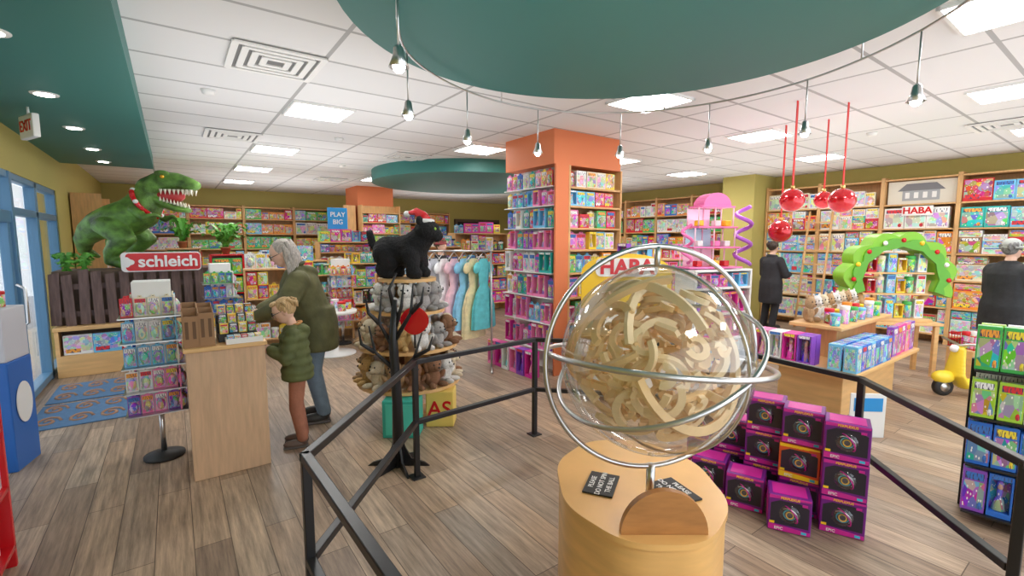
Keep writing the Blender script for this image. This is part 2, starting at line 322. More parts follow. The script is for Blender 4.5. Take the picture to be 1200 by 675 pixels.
def m_win():
    t=MB(); t.box((0,.42,.5),(1,.16,1),CARD); t.box((0,-.04,.06),(1,.92,.12),CARD); t.box((0,-.04,.94),(1,.92,.12),CARD); t.box((-.46,-.04,.5),(.08,.92,.76),CARD); t.box((.46,-.04,.5),(.08,.92,.76),CARD)
    t.box((0,-.503,.94),(.8,.012,.09),TITLE); t.sph((0,0,.7),(.13,.2,.09),M('doll_skin',(.75,.46,.34),.5),10); t.sph((0,.06,.73),(.17,.22,.11),ART,10); t.lathe([(.32,.13),(.2,.38),(.1,.44),(.14,.6),(.06,.64)],ART,12,sy=.9)
    t.box((0,.33,.5),(.84,.02,.76),ART2); return t.mesh('window_box')
def m_card():
    t=MB(); t.xz([(-.5,0),(.5,0),(.5,.88),(.2,.9),(.14,1),(-.14,1),(-.2,.9),(-.5,.88)],.3,.5,CARD); t.box((0,.28,.75),(.86,.05,.18),TITLE); t.sph((0,.2,.36),(.36,.6,.28),ART,12); t.box((0,.26,.36),(.86,.08,.6),ART2); t.box((0,.25,.96),(.12,.1,.02),DARK); return t.mesh('carded_toy')
def m_tub():
    t=MB(); t.lathe([(.46,0),(.5,.04),(.5,.78)],ART,20); t.lathe([(.48,.78),(.52,.8),(.52,.96),(.47,1)],CARDV,20); return t.mesh('toy_tub')
def m_book():
    t=MB(); t.box((0,0,.5),(1,1,1),WHITE); t.box((0,-.5,.5),(1.04,.12,1.03),CARD,.01); t.box((0,.5,.5),(1.04,.12,1.03),CARD,.01); t.box((-.5,0,.5),(.06,1.1,1.03),CARD); t.box((.02,-.565,.4),(.8,.02,.5),ART); t.box((0,-.565,.83),(.8,.02,.16),TITLE); return t.mesh('book')
def m_plush(dog=False):
    t=MB(); t.sph((0,0,.3),(.3,.27,.32),PLUSH,14); t.sph((0,-.06,.72),(.27,.25,.26),PLUSH,14); t.sph((0,-.3,.66),(.12,.13,.1),PLUSH,10); t.sph((0,-.42,.7),(.045,.03,.035),DARK,8)
    for s in(-1,1):
        t.sph((s*.11,-.285,.78),(.03,.02,.035),DARK,8)
        if dog: t.sph((s*.27,-.02,.68),(.07,.1,.2),PLUSH,10,rot=(0,s*.25,0))
        else: t.sph((s*.2,0,.95),(.09,.05,.09),PLUSH,10)
        t.sph((s*.29,-.14,.38),(.09,.11,.2),PLUSH,10,rot=(.5,s*.5,0)); t.sph((s*.2,-.32,.1),(.11,.24,.1),PLUSH,10,rot=(0,0,s*.3))
    return t.mesh('plush')
mB,mB2,mW,mC,mT,mK=m_box(),m_box2(),m_win(),m_card(),m_tub(),m_book(); mP,mD=m_plush(),m_plush(True)
KD={'toy':('toy_box','cardboard toy box','toy box',mB,(.18,.34),(.16,.3),.14),'game':('board_game_box','flat board game box','game box',mB2,(.24,.38),(.2,.3),.07),
'puz':('puzzle_box','small puzzle box','puzzle box',mB,(.14,.24),(.14,.24),.06),'set':('building_set_box','building set box','toy box',mB2,(.2,.42),(.22,.34),.09),
'doll':('doll_box','window doll box','doll box',mW,(.13,.22),(.24,.34),.08),'fig':('figure_box','window figure box','figure box',mW,(.11,.18),(.16,.24),.08),
'card':('carded_toy','carded blister toy','carded toy',mC,(.11,.17),(.18,.26),.05),'tub':('toy_tub','round lidded toy tub','toy tub',mT,(.09,.14),(.12,.2),.1),
'book':('book','upright picture book','book',mK,(.16,.24),(.2,.28),.03),'kit':('craft_kit_box','craft kit box','craft kit',mB,(.16,.26),(.2,.3),.06)}
def put(kind,loc,rz,dims,cname,place,group):
    n,wd,cat,me,_,_,_=KD[kind]
    o=mk(n,me,None,loc,rz,f"{cname} {wd} on {place}",cat,group,None,COLS[cname]); o.scale=dims
    return o
ALLC=list(COLS)
def fill(org,rz,x0,x1,z,zmax,ydepth,kinds,cols,place,group,dens=1,wmax=9,hs=1,stack=False,runs=(1,1,2,2,3)):
    x=x0+.006; c,s=math.cos(rz),math.sin(rz); run=0; w=h=0
    while True:
        if run<=0:
            k=rnd.choice(kinds); run=rnd.choice(runs); cn=rnd.choice(cols); wr,hr=KD[k][4],KD[k][5]
            w=min(rnd.uniform(*wr),wmax); h=min(rnd.uniform(*hr)*hs,zmax-.02)
        run-=1
        if x+w>x1:
            if x1-x>.1: w=x1-x-.002; k='puz' if KD[k][0]!='carded_toy' else k
            else: break
        if rnd.random()<dens:
            d=min(KD[k][6] if k!='tub' else w,ydepth-.02); y=d/2+.012+rnd.uniform(0,.015) if ydepth<.25 else min(ydepth-d/2-.01,d/2+.02+rnd.uniform(0,.03))
            lx=x+w/2; zz=z+.0015
            while True:
                put(k,(org[0]+lx*c-y*s,org[1]+lx*s+y*c,zz),rz+rnd.uniform(-.015,.015),(w,d,h),cn,place,group); zz+=h+.002
                if not stack or k in('doll','tub','book','card') or zz+.1>z+zmax: break
                cn=rnd.choice(cols); h2=z+zmax-zz-.015
                if h2<.1: break
                if h2<h: h=h2
        x+=w+rnd.uniform(.004,.012)
        if run>0: h=min(h,zmax-.02)
def unit(name,label,cat,org,rz,w,zs,depth,h,bays=1,mat=None,th=.025,backmat=None,up=True):
    mat=mat or SHELFW; u=thing(name,label,cat,org,rz)
    MB().box((w/2,depth-.01,h/2),(w,.02,h),backmat or mat).obj('back_panel',u)
    for i in range(bays+1):
        x=min(max(i*w/bays,.0125),w-.0125); dd=depth if up else .04; MB().box((x,depth-dd/2,h/2),(.03,dd,h),mat,.003).obj('upright',u)
    for z in zs: MB().box((w/2,depth/2,z-th/2),(w-.02,depth,th),mat,.003).obj('shelf',u)
    return u
# ---------------------------------------------------------------- right wall shelving
ZS=[.16,.62,1.08,1.52,1.94,2.36,2.8]
def wallrun(y0,y1,kinds,cols,grp,lab,special=None):
    n=max(1,round((y1-y0)/1.0)); bw=(y1-y0)/n
    for i in range(n):
        yy=y1-i*bw
        unit('wall_shelf_unit',lab,'shelving',(10.38,yy,0),rad(-90),bw-.004,ZS,.4,2.84)
        for j,z in enumerate(ZS[:-1]):
            if special==(i,j): continue
            fill((10.38,yy),rad(-90),.03,bw-.03,z,ZS[j+1]-z-.03,.38,kinds,cols,'wooden wall shelf',grp,1,hs=1.2,stack=j<5)
wallrun(1.0,5.08,['toy','toy','game','set','puz','kit'],['white','cream','white','light blue','red','brown','teal','cream','orange','white'],'toys on the long wall shelves','tall oak wall shelving bay full of toys',(2,5))
wallrun(5.84,10.0,['game','puz','set','book'],['white','yellow','red','blue','orange','green','cream','white'],'games on the side wall shelves','tall oak wall shelving bay of boxed games')
unit('wall_shelf_unit','tall oak wall shelving bay beside the window end','shelving',(10.38,.99,0),rad(-90),1.0,ZS,.4,2.84)
pc=thing('picture_box','large cream picture box showing a grey wooden dollhouse','picture box',(10.45,2.53,2.362),rad(-90))
MB().box((0,.1,.2),(.92,.14,.4),M('picture_cream',(.75,.72,.62),.5),.006).obj('box_body',pc); GY=M('picture_grey',(.4,.42,.44),.6)
t=MB(); t.box((0,.027,.15),(.5,.006,.18),GY); t.xz([(-.32,.23),(.32,.23),(.2,.35),(-.2,.35)],.022,.03,M('picture_roof',(.2,.2,.22),.6))
for x in(-.18,-.06,.06,.18): t.box((x,.022,.15),(.06,.006,.1),WHITE)
t.obj('house_picture',pc)
ws=thing('brand_sign','small white wall sign with red lettering on shelf edge','sign',(10.365,2.53,2.17),rad(-90)); MB().box((0,0,.07),(.42,.02,.16),WHITE,.004).obj('sign_panel',ws); text('HABA',.15,RED,ws,(0,-.013,.07),off=.03)
for i in range(7):
    x=-.88+i*1.25
    unit('wall_shelf_unit','oak shelving bay against the rear wall','shelving',(x,14.58,0),0,1.24,[.2,.65,1.1,1.5,1.9,2.3,2.62],.38,2.66)
    for j,z in enumerate([1.1,1.5,1.9,2.3]):
        fill((x,14.58),0,.03,1.2,z,.36 if z<2.2 else .29,.36,['game','toy','set'],['yellow','red','blue','green','orange','white','light blue'],'rear wall shelf','toys on the rear wall shelves',hs=1.15)
for i in range(3):
    y=10.3+i*1.3
    unit('wall_shelf_unit','oak shelving bay on the window side wall','shelving',(-.9,y,0),rad(90),1.28,[.2,.65,1.1,1.5,1.9,2.3],.38,2.5)
    for z in[1.1,1.5,1.9]:
        fill((-.9,y),rad(90),.03,1.24,z,.36,.36,['set','toy'],['yellow','blue','green','white','red'],'side wall shelf','toys on the window side shelves')
# ---------------------------------------------------------------- column fixtures
cz=[.3,.66,1.0,1.32,1.62,1.9,2.18,2.42]
unit('column_shelf_unit','white slatted display fixed to an orange column face','shelving',(3.86,5.55,0),rad(-90),1.05,cz,.22,2.68,backmat=WHITE,up=False,mat=WHITE,th=.012)
MB().box((3.99,4.47,1.34),(.22,.03,2.68),ORANGE).obj('trim_3',kind='structure')
for j,z in enumerate(cz):
    nz=(cz+[2.68])[j+1]
    kk=['doll','card','card','fig'] if j<5 else ['card','fig','card']
    cc=['pink','magenta','light blue','purple','pink','teal','white'] if j<5 else ['light blue','red','pink','teal','yellow','blue','white']
    fill((3.86,5.55),rad(-90),.0,1.05,z,nz-z-.015,.2,kk,cc,'column shelf','dolls on the column shelves',wmax=.12,hs=1.3,runs=(1,1,2))
unit('column_shelf_unit','oak shelving on the front of an orange column','shelving',(4.1,4.45,0),0,.98,cz,.3,2.68)
for j,z in enumerate(cz):
    nz=(cz+[2.68])[j+1]
    fill((4.1,4.45),0,.03,.95,z,nz-z-.03,.28,['puz','set','fig','kit','card'],['cream','yellow','light blue','white','red','pink','green','orange'],'column shelf','boxed toys on the column front',wmax=.17,hs=1.2,runs=(1,1,2))
for i in range(6): put('doll',(3.62+.01*(i%2),5.45-i*.17,.001),rad(-90),(.15,.12,.34),('pink','magenta','white','pink','purple','magenta')[i],'the floor by the column','large doll boxes at the column foot')
unit('column_shelf_unit','oak shelving around the far orange column','shelving',(3.84,11.66,0),0,1.0,cz,.3,2.6)
unit('column_shelf_unit','oak shelving around the far orange column','shelving',(3.5,13.0,0),rad(-90),1.0,cz,.3,2.6)
for j,z in enumerate(cz[2:-1]):
    fill((3.84,11.66),0,.03,.97,z,.25,.28,['toy','card','set'],ALLC,'far column shelf','toys on the far column'); fill((3.5,13.0),rad(-90),.03,.97,z,.25,.28,['toy','card'],ALLC,'far column shelf','toys on the far column')
# ---------------------------------------------------------------- gondolas
def gond(lab,org,rz,w,h,kinds,cols,grp,zs=None,mat=None,depth=.34,top=True,wmax=.3):
    zs=zs or [z for z in(.2,.52,.84,1.16,1.48,1.8) if z<h-.15]
    unit('gondola_shelf',lab,'display shelf',org,rz,w,zs+[h],depth,h,mat=mat)
    for j,z in enumerate(zs):
        nz=(zs+[h])[j+1]; fill(org,rz,.03,w-.03,z,nz-z-.03,depth-.03,kinds,cols,'display shelf',grp,wmax=wmax,hs=1.15,stack=True)
    if top: fill(org,rz,.02,w-.02,h,.34,depth-.03,kinds,cols,'top of display shelf',grp,.9,wmax=wmax)
gond('low oak gondola packed with boxed toys',(1.25,9.5,0),0,1.2,1.35,['toy','set','fig'],['blue','light blue','red','white','green'],'toys on the middle gondola')
gond('low oak gondola packed with boxed toys',(2.5,10.4,0),0,1.2,1.7,['toy','card','fig'],ALLC,'toys on the middle gondola',wmax=.22)
gond('low oak gondola packed with small toys',(2.6,9.0,0),rad(-6),.95,1.3,['card','fig','puz'],ALLC,'toys on the small gondola',wmax=.18)
gond('narrow oak gondola packed with small toys',(.85,8.15,0),rad(-8),.6,1.3,['card','puz','tub'],['light blue','white','red','yellow','blue'],'toys on the narrow gondola',wmax=.14)
gond('tall gondola with craft kits',(3.9,9.1,0),0,1.3,1.6,['kit','card','tub'],ALLC,'kits on the rear gondola',wmax=.2)
gond('tall gondola with craft kits',(5.3,9.6,0),0,1.5,1.9,['kit','card','book'],ALLC,'kits on the rear gondola',wmax=.2)
gond('gondola of games facing the aisle',(6.4,5.4,0),rad(-20),1.4,1.4,['game','puz','kit'],['pink','blue','yellow','green','purple'],'games on the aisle gondola')
gond('gondola of pink doll boxes beside the aisle',(5.05,3.25,0),rad(-12),.95,1.38,['doll','doll','fig','card'],['pink','magenta','purple','light blue','white'],'dolls on the pink gondola',mat=WHITE,top=False,wmax=.15)
gond('gondola of pink doll boxes facing the column',(4.66,4.36,0),rad(-90),.8,1.38,['doll','doll','card'],['pink','magenta','purple','light blue'],'dolls on the pink gondola',mat=WHITE,wmax=.16)
gond('small red display shelf of boxed toys',(.5,9.35,0),0,.5,1.5,['set','toy'],['green','white','red','blue'],'toys on the red display',mat=RED,top=False)
gond('small oak display shelf of toys',(-.1,9.9,0),0,.5,1.6,['set','toy'],['green','white','light blue'],'toys on the small display',top=False)
gond('low display of teen crafts near the entrance',(1.75,8.45,0),rad(-10),.8,1.15,['card','tub','fig'],['light blue','red','white','green','yellow'],'small toys near the round table',wmax=.15)
gond('low display of small crafts beside the dress rack',(2.65,7.5,0),rad(-30),.7,1.2,['card','tub','fig'],['light blue','red','pink','green','yellow'],'small toys beside the dresses',wmax=.14)
s=thing('shelf_sign','square blue sign with white lettering above gondola','sign',(2.95,10.57,1.705))
MB().cyl((0,0,0),(0,0,.35),.012,mat=STEEL).obj('sign_post',s); MB().box((0,0,.5),(.42,.03,.46),M('sign_blue',(.02,.3,.72),.4),.01).obj('sign_panel',s); text('PLAY',.14,WHITE,s,(0,-.017,.58)); text('BIG',.14,WHITE,s,(0,-.017,.42))
# ---------------------------------------------------------------- plants
def fern(name,label,loc,r=.25,n=26,h=.3,pot=True):
    p=thing(name,label,'plant',loc)
    if pot: MB().lathe([(.05,0),(.075,.1),(.08,.1),(.08,.12),(.06,.12)],M('terracotta',(.4,.15,.07),.8),16).obj('pot',p)
    t=MB()
    for i in range(n):
        a=rnd.uniform(0,6.28); l=r*rnd.uniform(.6,1.1); hh=h*rnd.uniform(.5,1.1); z0=.1 if pot else 0
        pts=[]
        for k in range(6):
            u=k/5; pts.append(Vector((math.cos(a)*l*u,math.sin(a)*l*u,z0+hh*math.sin(u*2.4))))
        sd=Vector((-math.sin(a),math.cos(a),0))
        for k in range(5):
            ww=.03*math.sin((k+.5)/5*3.0); q=pts[k];q2=pts[k+1]; ww2=.03*math.sin((k+1.5)/5*3.0) if k<4 else .002
            t.add([q-sd*ww,q+sd*ww,q2+sd*ww2,q2-sd*ww2],[[0,1,2,3]],GREEN)
            for sg in(-1,1):
                e=q+sd*sg*(ww+.045)+Vector((math.cos(a)*.03,math.sin(a)*.03,-.01)); t.add([q,q+(q2-q)*.6,e],[[0,1,2]],GREEN)
    t.obj('fronds',p); return p
fern('potted_palm','green leafy palm on top of the display shelf',(.75,9.52,1.5),.42,34,.45)
fern('potted_palm','green leafy palm on top of the display shelf',(.15,10.07,1.6),.35,26,.4)
# ---------------------------------------------------------------- dinosaur stage
st=thing('display_platform','oak platform cabinet with an open toy niche','display platform',(-.405,8.45,0))
MB().box((0,0,.14),(1.72,.86,.28),MAPLE,.008).obj('plinth',st); MB().box((0,.1,.44),(1.72,.66,.32),DKW).obj('niche_back',st); MB().box((0,0,.62),(1.74,.9,.05),MAPLE,.008).obj('top_board',st)
for x in(-.84,.84): MB().box((x,-.33,.44),(.04,.2,.32),MAPLE).obj('side_panel',st)
fill((-1.22,8.03),0,.02,1.6,.281,.27,.17,['game','set'],['green','light blue','blue','yellow','white','red'],'platform niche','toys in the platform niche',hs=1.1)
pb=thing('planter_box','dark wooden raised planter behind picket fence','planter',(-.4,8.52,.646))
MB().box((0,0,.35),(1.72,.66,.70),DKW,.01).obj('planter_body',pb)
fc=thing('picket_fence','weathered brown wooden picket fence around dinosaur stage','fence',(-.405,8.12,.646))
for i in range(13):
    x=-.84+i*.14; hh=.70+rnd.uniform(-.03,.05)
    MB().xz([(x-.05,0),(x+.05,0),(x+.05,hh),(x-.05,hh-.02)],-.009,.009,FENCE,T=Matrix.Rotation(rnd.uniform(-.02,.02),4,'Y')).obj('picket',fc)
for z in(.15,.5): MB().box((0,.025,z),(1.76,.025,.07),FENCE).obj('fence_rail',fc)
for x in(-1.12,-.95): fern('fern','green fern growing behind the picket fence',(x,8.25,1.348),.14,16,.22,pot=False)
DW=M('ivory',(.85,.8,.65),.3)
def trex():
    T0=thing('dinosaur_statue','large green roaring tyrannosaur statue with red garland','dinosaur statue',(-.45,8.6,1.365),rad(-26)); T0.scale=(1.12,1.15,.98)
    DG=M('dinosaur_skin',(.1,.22,.035),.45,var=.75,vscale=7,bump=.6,bscale=60)
    b=MB()
    b.limb([((-.62,.34,.14),.03),((-.68,.2,.24),.07),((-.6,.1,.4),.11),((-.45,.03,.53),(.16,.16)),((-.28,0,.62),(.23,.2)),((-.1,0,.68),(.28,.24)),((.06,0,.76),(.26,.23)),((.15,0,.88),(.22,.2)),((.2,0,1.0),(.18,.17)),((.25,0,1.09),(.16,.15))],DG,6)
    for s in(-1,1):
        b.limb([((-.14,s*.16,.58),(.2,.14)),((.02,s*.21,.4),(.14,.11)),((-.12,s*.21,.22),.085),((-.14,s*.21,.09),.065),((-.0,s*.21,.055),(.075,.08)),((.06,s*.21,.045),(.06,.08))],DG,6)
        for yy in(-.06,0,.06): b.sph((.11,s*.21+yy,.03),(.075,.024,.028),DG,8,rot=(0,0,yy*5))
        b.limb([((.15,s*.18,.82),.07),((.27,s*.23,.7),.045),((.38,s*.2,.74),.03),((.44,s*.18,.7),.014)],DG,5)
    b.limb([((.26,0,1.13),(.17,.16)),((.4,0,1.22),(.17,.15)),((.54,0,1.235),(.14,.125)),((.68,0,1.2),(.1,.1)),((.76,0,1.18),(.07,.08))],DG,5)
    b.limb([((.26,0,1.02),(.12,.13)),((.4,0,.91),(.065,.12)),((.54,0,.84),(.05,.1)),((.66,0,.82),(.04,.065))],DG,6)
    for s in(-1,1): b.sph((.44,s*.11,1.34),(.09,.04,.035),DG,8); b.sph((.68,s*.05,1.28),(.035,.02,.025),DG,8)
    finish(remesh(b,.012,2),DG,'body',T0)
    MB().sph((.43,0,1.03),(.21,.1,.12),M('mouth_red',(.45,.03,.03),.4),14,rot=(0,.05,0)).obj('mouth',T0)
    for s in(-1,1):
        for i in range(8):
            u=i/7; x=.42+.32*u; y=s*(.115-.055*u); MB().cyl((x,y,1.11-.0*u),(x,y,1.03),.02,.001,DW,8).obj('tooth',T0); x=.40+.25*u; MB().cyl((x,y*.85,.945-.09*u),(x,y*.85,1.015-.09*u),.016,.001,DW,8).obj('tooth',T0)
        MB().sph((.46,s*.14,1.28),.024,M('amber_eye',(.8,.4,.02),.1),10).obj('eye',T0)
    t=MB(); t.tube([(.19-.1*math.cos(a),.225*math.sin(a),.92+.19*math.cos(a)) for a in[i*2*math.pi/24 for i in range(24)]],.028,RED,8,closed=True); t.obj('garland',T0)
    for i in range(12):
        a=i*2*math.pi/12; MB().sph((.2-.1*math.cos(a),.24*math.sin(a),.92+.2*math.cos(a)),.03,WHITE if i%2 else RED,8).obj('garland_ball',T0)
trex()
sg=thing('brand_sign','red rectangular sign with white lettering on the fence','sign',(-.12,8.02,1.33))
def rrect(w,h,r,n=8):
    return [(sx*(w/2-r)+r*math.cos(a0+k*math.pi/2/n),sz*(h/2-r)+r*math.sin(a0+k*math.pi/2/n)) for sx,sz,a0 in((1,1,0),(-1,1,math.pi/2),(-1,-1,math.pi),(1,-1,-math.pi/2)) for k in range(n+1)]
MB().xz([(x,z+.12) for x,z in rrect(.88,.26,.05)],-.02,.02,WHITE).obj('sign_border',sg); MB().xz([(x+.02,z+.12) for x,z in rrect(.82,.23,.04)],-.03,-.02,RED).obj('sign_panel',sg)
text('schleich',.21,WHITE,sg,(.07,-.033,.12),off=.025); MB().xz([(-.36+.05*math.cos(a)*(1+.25*math.cos(3*a)),.12+.06*math.sin(a)*(1+.25*math.cos(3*a))) for a in[2*math.pi*k/30 for k in range(30)]],-.036,-.03,WHITE).obj('emblem',sg)
MATC=M('mat_blue',(.09,.19,.34),.95,var=.1,vscale=30); MATO=M('mat_tan',(.38,.22,.14),.95)
for y in(6.3,7.2):
    r=thing('floor_mat','blue entrance mat with tan swirl pattern','floor mat',(-.72,y,0),group='entrance mats'); MB().box((0,0,.006),(.95,.82,.012),MATC,.004).obj('mat_base',r)
    for i in range(4):
        for j in range(2):
            cx,cy=-.35+i*.235,-.2+j*.4
            MB().tube([(cx+.1*(1-k/16)*math.cos(k*.7),cy+.15*(1-k/16)*math.sin(k*.7),.013) for k in range(14)],.014,MATO,5).obj('swirl',r)
# ---------------------------------------------------------------- wood counter with stock
ct=thing('service_counter','tall light wood counter with merchandise on top','counter',(.28,4.3,0))
MB().box((0,0,.475),(.5,.66,.95),COUNTER,.004).obj('counter_body',ct); MB().box((0,0,.965),(.53,.7,.03),MAPLE,.006).obj('countertop',ct)
def crate(loc,rz,d,lab):
    c=thing('display_carton',lab,'carton',loc,rz); KR=M('kraft_card',(.36,.2,.1),.7)
    MB().box((0,0,.004),(d[0],d[1],.008),KR).obj('base',c)
    t=MB(); t.box((0,d[1]/2,d[2]/2),(d[0],.006,d[2]),KR); t.box((0,-d[1]/2,d[2]*.45),(d[0],.006,d[2]*.9),KR)
    for s in(-1,1): t.xz([(-d[1]/2,0),(d[1]/2,0),(d[1]/2,d[2]),(-d[1]/2,d[2]*.9)],-.003,.003,KR,T=Matrix.Translation((s*d[0]/2,0,0))@Matrix.Rotation(rad(90),4,'Z'))
    t.obj('carton_wall',c)
    for x in(-.25,.25): MB().box((x*d[0],-d[1]/2-.004,d[2]*.5),(.02,.003,d[2]*.5),M('kraft_print',(.15,.08,.04),.7)).obj('printed_strip',c)
    return c
for x,y,h in((.07,4.06,.25),(.165,4.06,.27),(.07,4.2,.3),(.165,4.2,.29)): crate((x,y,.981),0,(.09,.12,h),'tall brown kraft carton on the counter')
bd=thing('stepped_display_box','black and yellow stepped counter display box','display box',(.37,4.22,.981)); 
for i in range(3): MB().box((0,i*.09-.09,.03+.03*i),(.26,.085,.06+.06*i),M('display_black',(.03,.03,.03),.5),.003).obj('display_step',bd)
for i in range(3):
    for j in range(4): put('puz',(.28+j*.062,4.13+i*.09,.981+.0605+.06*i),0,(.055,.05,.075),['yellow','black','yellow','black'][(i+j)%4],'stepped counter display','small boxes on the counter')
tr2=thing('book_tray','shallow white tray of small cards on counter','tray',(.4,4.02,.981)); 
t=MB(); t.box((0,0,.006),(.24,.1,.012),WHITE); t.box((0,-.05,.02),(.24,.006,.04),WHITE); t.box((0,.05,.02),(.24,.006,.04),WHITE); t.obj('tray_body',tr2)
for i in range(5): put('puz',(.31+i*.045,4.02,.994),0,(.04,.07,.045),['light blue','white','red','white','yellow'][i],'white counter tray','cards in the counter tray')
def spinner(x,y,lab,pal):
    sr=thing('wire_display_rack',lab,'display rack',(x,y,0))
    MB().lathe([(.14,0),(.14,.02),(.03,.05)],DARK).obj('base',sr); MB().cyl((0,0,.03),(0,0,.42),.02,mat=STEEL).obj('pole',sr)
    MB().box((0,0,.92),(.24,.24,1.02),WHITE,.004).obj('slat_core',sr)
    RZ=[.42,.6,.79,.98,1.17,1.33]
    for z in RZ[:-1]: MB().box((0,0,z-.004),(.42,.42,.008),STEEL).obj('rack_shelf',sr)
    for i,z in enumerate(RZ[:-1]):
        for rz,ox,oy in((0,x-.2,y-.2),(rad(90),x+.2,y-.2),(rad(-90),x-.2,y+.2)):
            fill((ox,oy),rz,.0,.40,z,(.18,.19,.19,.19,.18)[i],.08,['card'],pal[i],'slatted rack','cards on the slatted rack',wmax=.075)
spinner(-.15,4.62,'white slatted rack of carded toys beside the counter',[['magenta','pink','purple','blue'],['white','light blue','pink'],['light blue','white','blue'],['light blue','white','blue'],['white','light blue','cream','red']])
spinner(.5,7.45,'white slatted rack of carded toys near dinosaur stage',[['red','white','yellow']]*2+[['green','white','blue']]*3)
spinner(2.25,8.0,'white slatted rack of carded toys near round table',[['yellow','red','pink']]*3+[['light blue','white','orange']]*2)
bn=thing('display_bin','tall white and blue cardboard display bin','display bin',(-1.14,5.12,0),rad(-12))
MB().box((0,0,.42),(.27,.34,.84),M('bin_blue',(.02,.14,.5),.4),.008).obj('bin_base',bn); MB().box((0,0,1.04),(.26,.33,.4),M('bin_white',(.6,.6,.64),.5),.01).obj('bin_body',bn)
MB().xz([(.11*math.cos(a),.5+.16*math.sin(a)) for a in[2*math.pi*k/24 for k in range(24)]],-.004,.0,WHITE,T=Matrix.Translation((.139,0,0))@Matrix.Rotation(rad(90),4,'Z')).obj('oval_print',bn)
for k in range(2): put('tub',(-1.2+k*.1,5.1+k*.03,1.242),0,(.09,.09,.12),['yellow','red','green'][k],'display bin','tubs on the entrance bin')
unit('red_shelf','low red metal shelf stocked with boxes','display shelf',(-.78,2.9,0),rad(90),.6,[.12,.45,.78,1.1],.35,1.16,mat=RED)
for z in(.12,.45,.78): fill((-.78,2.9),rad(90),.03,.58,z,.28,.3,['set','toy'],['green','yellow','orange','white'],'red shelf','toys on the red shelf',wmax=.26)
# ---------------------------------------------------------------- railing
RP=[(.42,.75),(.39,1.98),(1.37,3.1),(2.55,3.19),(3.6,2.1),(3.48,1.05),(2.68,.25)]
rl=thing('guard_railing','black steel guard railing around maze pedestal','railing',(0,0,0))
for x,y in RP:
    t=MB(); t.box((x,y,.435),(.038,.038,.87),BLACK,.004); t.box((x,y,.005),(.1,.1,.01),BLACK,.003); t.obj('post',rl)
for i in range(len(RP)-1):
    a,b=Vector((*RP[i],0)),Vector((*RP[i+1],0)); d=b-a; ang=math.atan2(d.y,d.x); mdl=(a+b)/2
    for z in(.87,.42): MB().box((mdl.x,mdl.y,z),(d.length+(.03 if z>.8 else -.03),.04,.035),BLACK,.004,rot=(0,0,ang)).obj('top_rail' if z>.8 else 'lower_rail',rl)
# ---------------------------------------------------------------- pedestal and maze ball
pd=thing('display_pedestal','rounded elongated honey maple display pedestal','pedestal',(1.70,1.36,0),-TH)
PEDW=M('pedestal_wood',(.8,.46,.16),.3,var=.12,vscale=2.5,stretch=(1,1,7))
def octo(a,b,c,s=1):
    pts=[(-a,-b+c),(-a+c*.8,-b),(a-c*.8,-b),(a,-b+c),(a,b-c),(a-c*.8,b),(-a+c*.8,b),(-a,b-c)]; out=[]
    n=len(pts)
    for i in range(n):
        p0=Vector(pts[i-1]);p1=Vector(pts[i]);p2=Vector(pts[(i+1)%n]); u=(p0-p1).normalized()*.12; v=(p2-p1).normalized()*.12
        for k in range(8):
            q=k/7; out.append((((1-q)**2*(p1+u)+2*q*(1-q)*p1+q*q*(p1+v))*s)[:])
    return out
MB().xy(octo(.36,.46,.26,.98),0,.595,PEDW,smooth=True).obj('pedestal_body',pd); MB().xy(octo(.36,.46,.26),.595,.62,PEDW,smooth=True).obj('pedestal_top',pd)
BC=(1.585,1.195)
mzb=thing('maze_ball','giant clear sphere filled with plywood maze in steel rings','maze ball',(*BC,.621),-TH)
hd=[(.168*math.cos(a),.175*math.sin(a)) for a in[math.pi*k/24 for k in range(25)]]
MB().xz(hd,-.2,-.17,HONEY).obj('wooden_cradle',mzb)
t=MB(); t.box((0,-.085,.012),(.12,.17,.024),HONEY,.004); t.obj('cradle_base',mzb)
CZ=.64
MB().cyl((0,0,.02),(0,0,CZ-.455),.018,mat=STEEL).obj('stem',mzb)
def ringT(rx,ry,rz): return Matrix.Translation((0,0,CZ))@Euler((rx,ry,rz)).to_matrix().to_4x4()
MB().ring((0,0,0),.462,.011,STEEL,T=ringT(rad(90),0,rad(10)),n=80).obj('outer_ring',mzb)
MB().ring((0,0,0),.445,.011,STEEL,T=ringT(rad(-6),rad(4),0),n=80).obj('middle_ring',mzb)
MB().ring((0,0,0),.42,.010,STEEL,T=ringT(rad(12),rad(-24),0),n=80).obj('inner_ring',mzb)
B=bmesh.new(); bmesh.ops.create_uvsphere(B,u_segments=64,v_segments=40,radius=.382); MB().bm(B,ACR,True,Matrix.Translation((0,0,CZ))).obj('clear_sphere',mzb)
MB().ring((0,0,0),.385,.006,STEEL,T=ringT(rad(90),0,rad(-50)),n=64,m=6).obj('seam_flange',mzb)
MB().cyl((0,0,CZ+.38),(0,0,CZ+.462),.012,mat=STEEL).obj('pivot_rod',mzb)
t=MB(); r2=random.Random(5)
def ribbon(c,e1,e2,R,a0,a1,wd,th,mode,mt):
    e3=e1.cross(e2); n=max(6,int(abs(a1-a0)*8)); vs=[];fs=[]
    for k in range(n+1):
        a=a0+(a1-a0)*k/n; d=e1*math.cos(a)+e2*math.sin(a); p=c+d*R
        u,v=(d*wd/2,e3*th/2) if mode else (d*th/2,e3*wd/2)
        vs+=[p+u+v,p-u+v,p-u-v,p+u-v]
    if max((v.length for v in vs))>.37: return False
    for k in range(n):
        for j in range(4): fs.append([k*4+j,k*4+(j+1)%4,(k+1)*4+(j+1)%4,(k+1)*4+j])
    fs+= [[0,1,2,3],[n*4+3,n*4+2,n*4+1,n*4]]; t.add(vs,fs,mt,False,Matrix.Translation((0,0,CZ))); return True
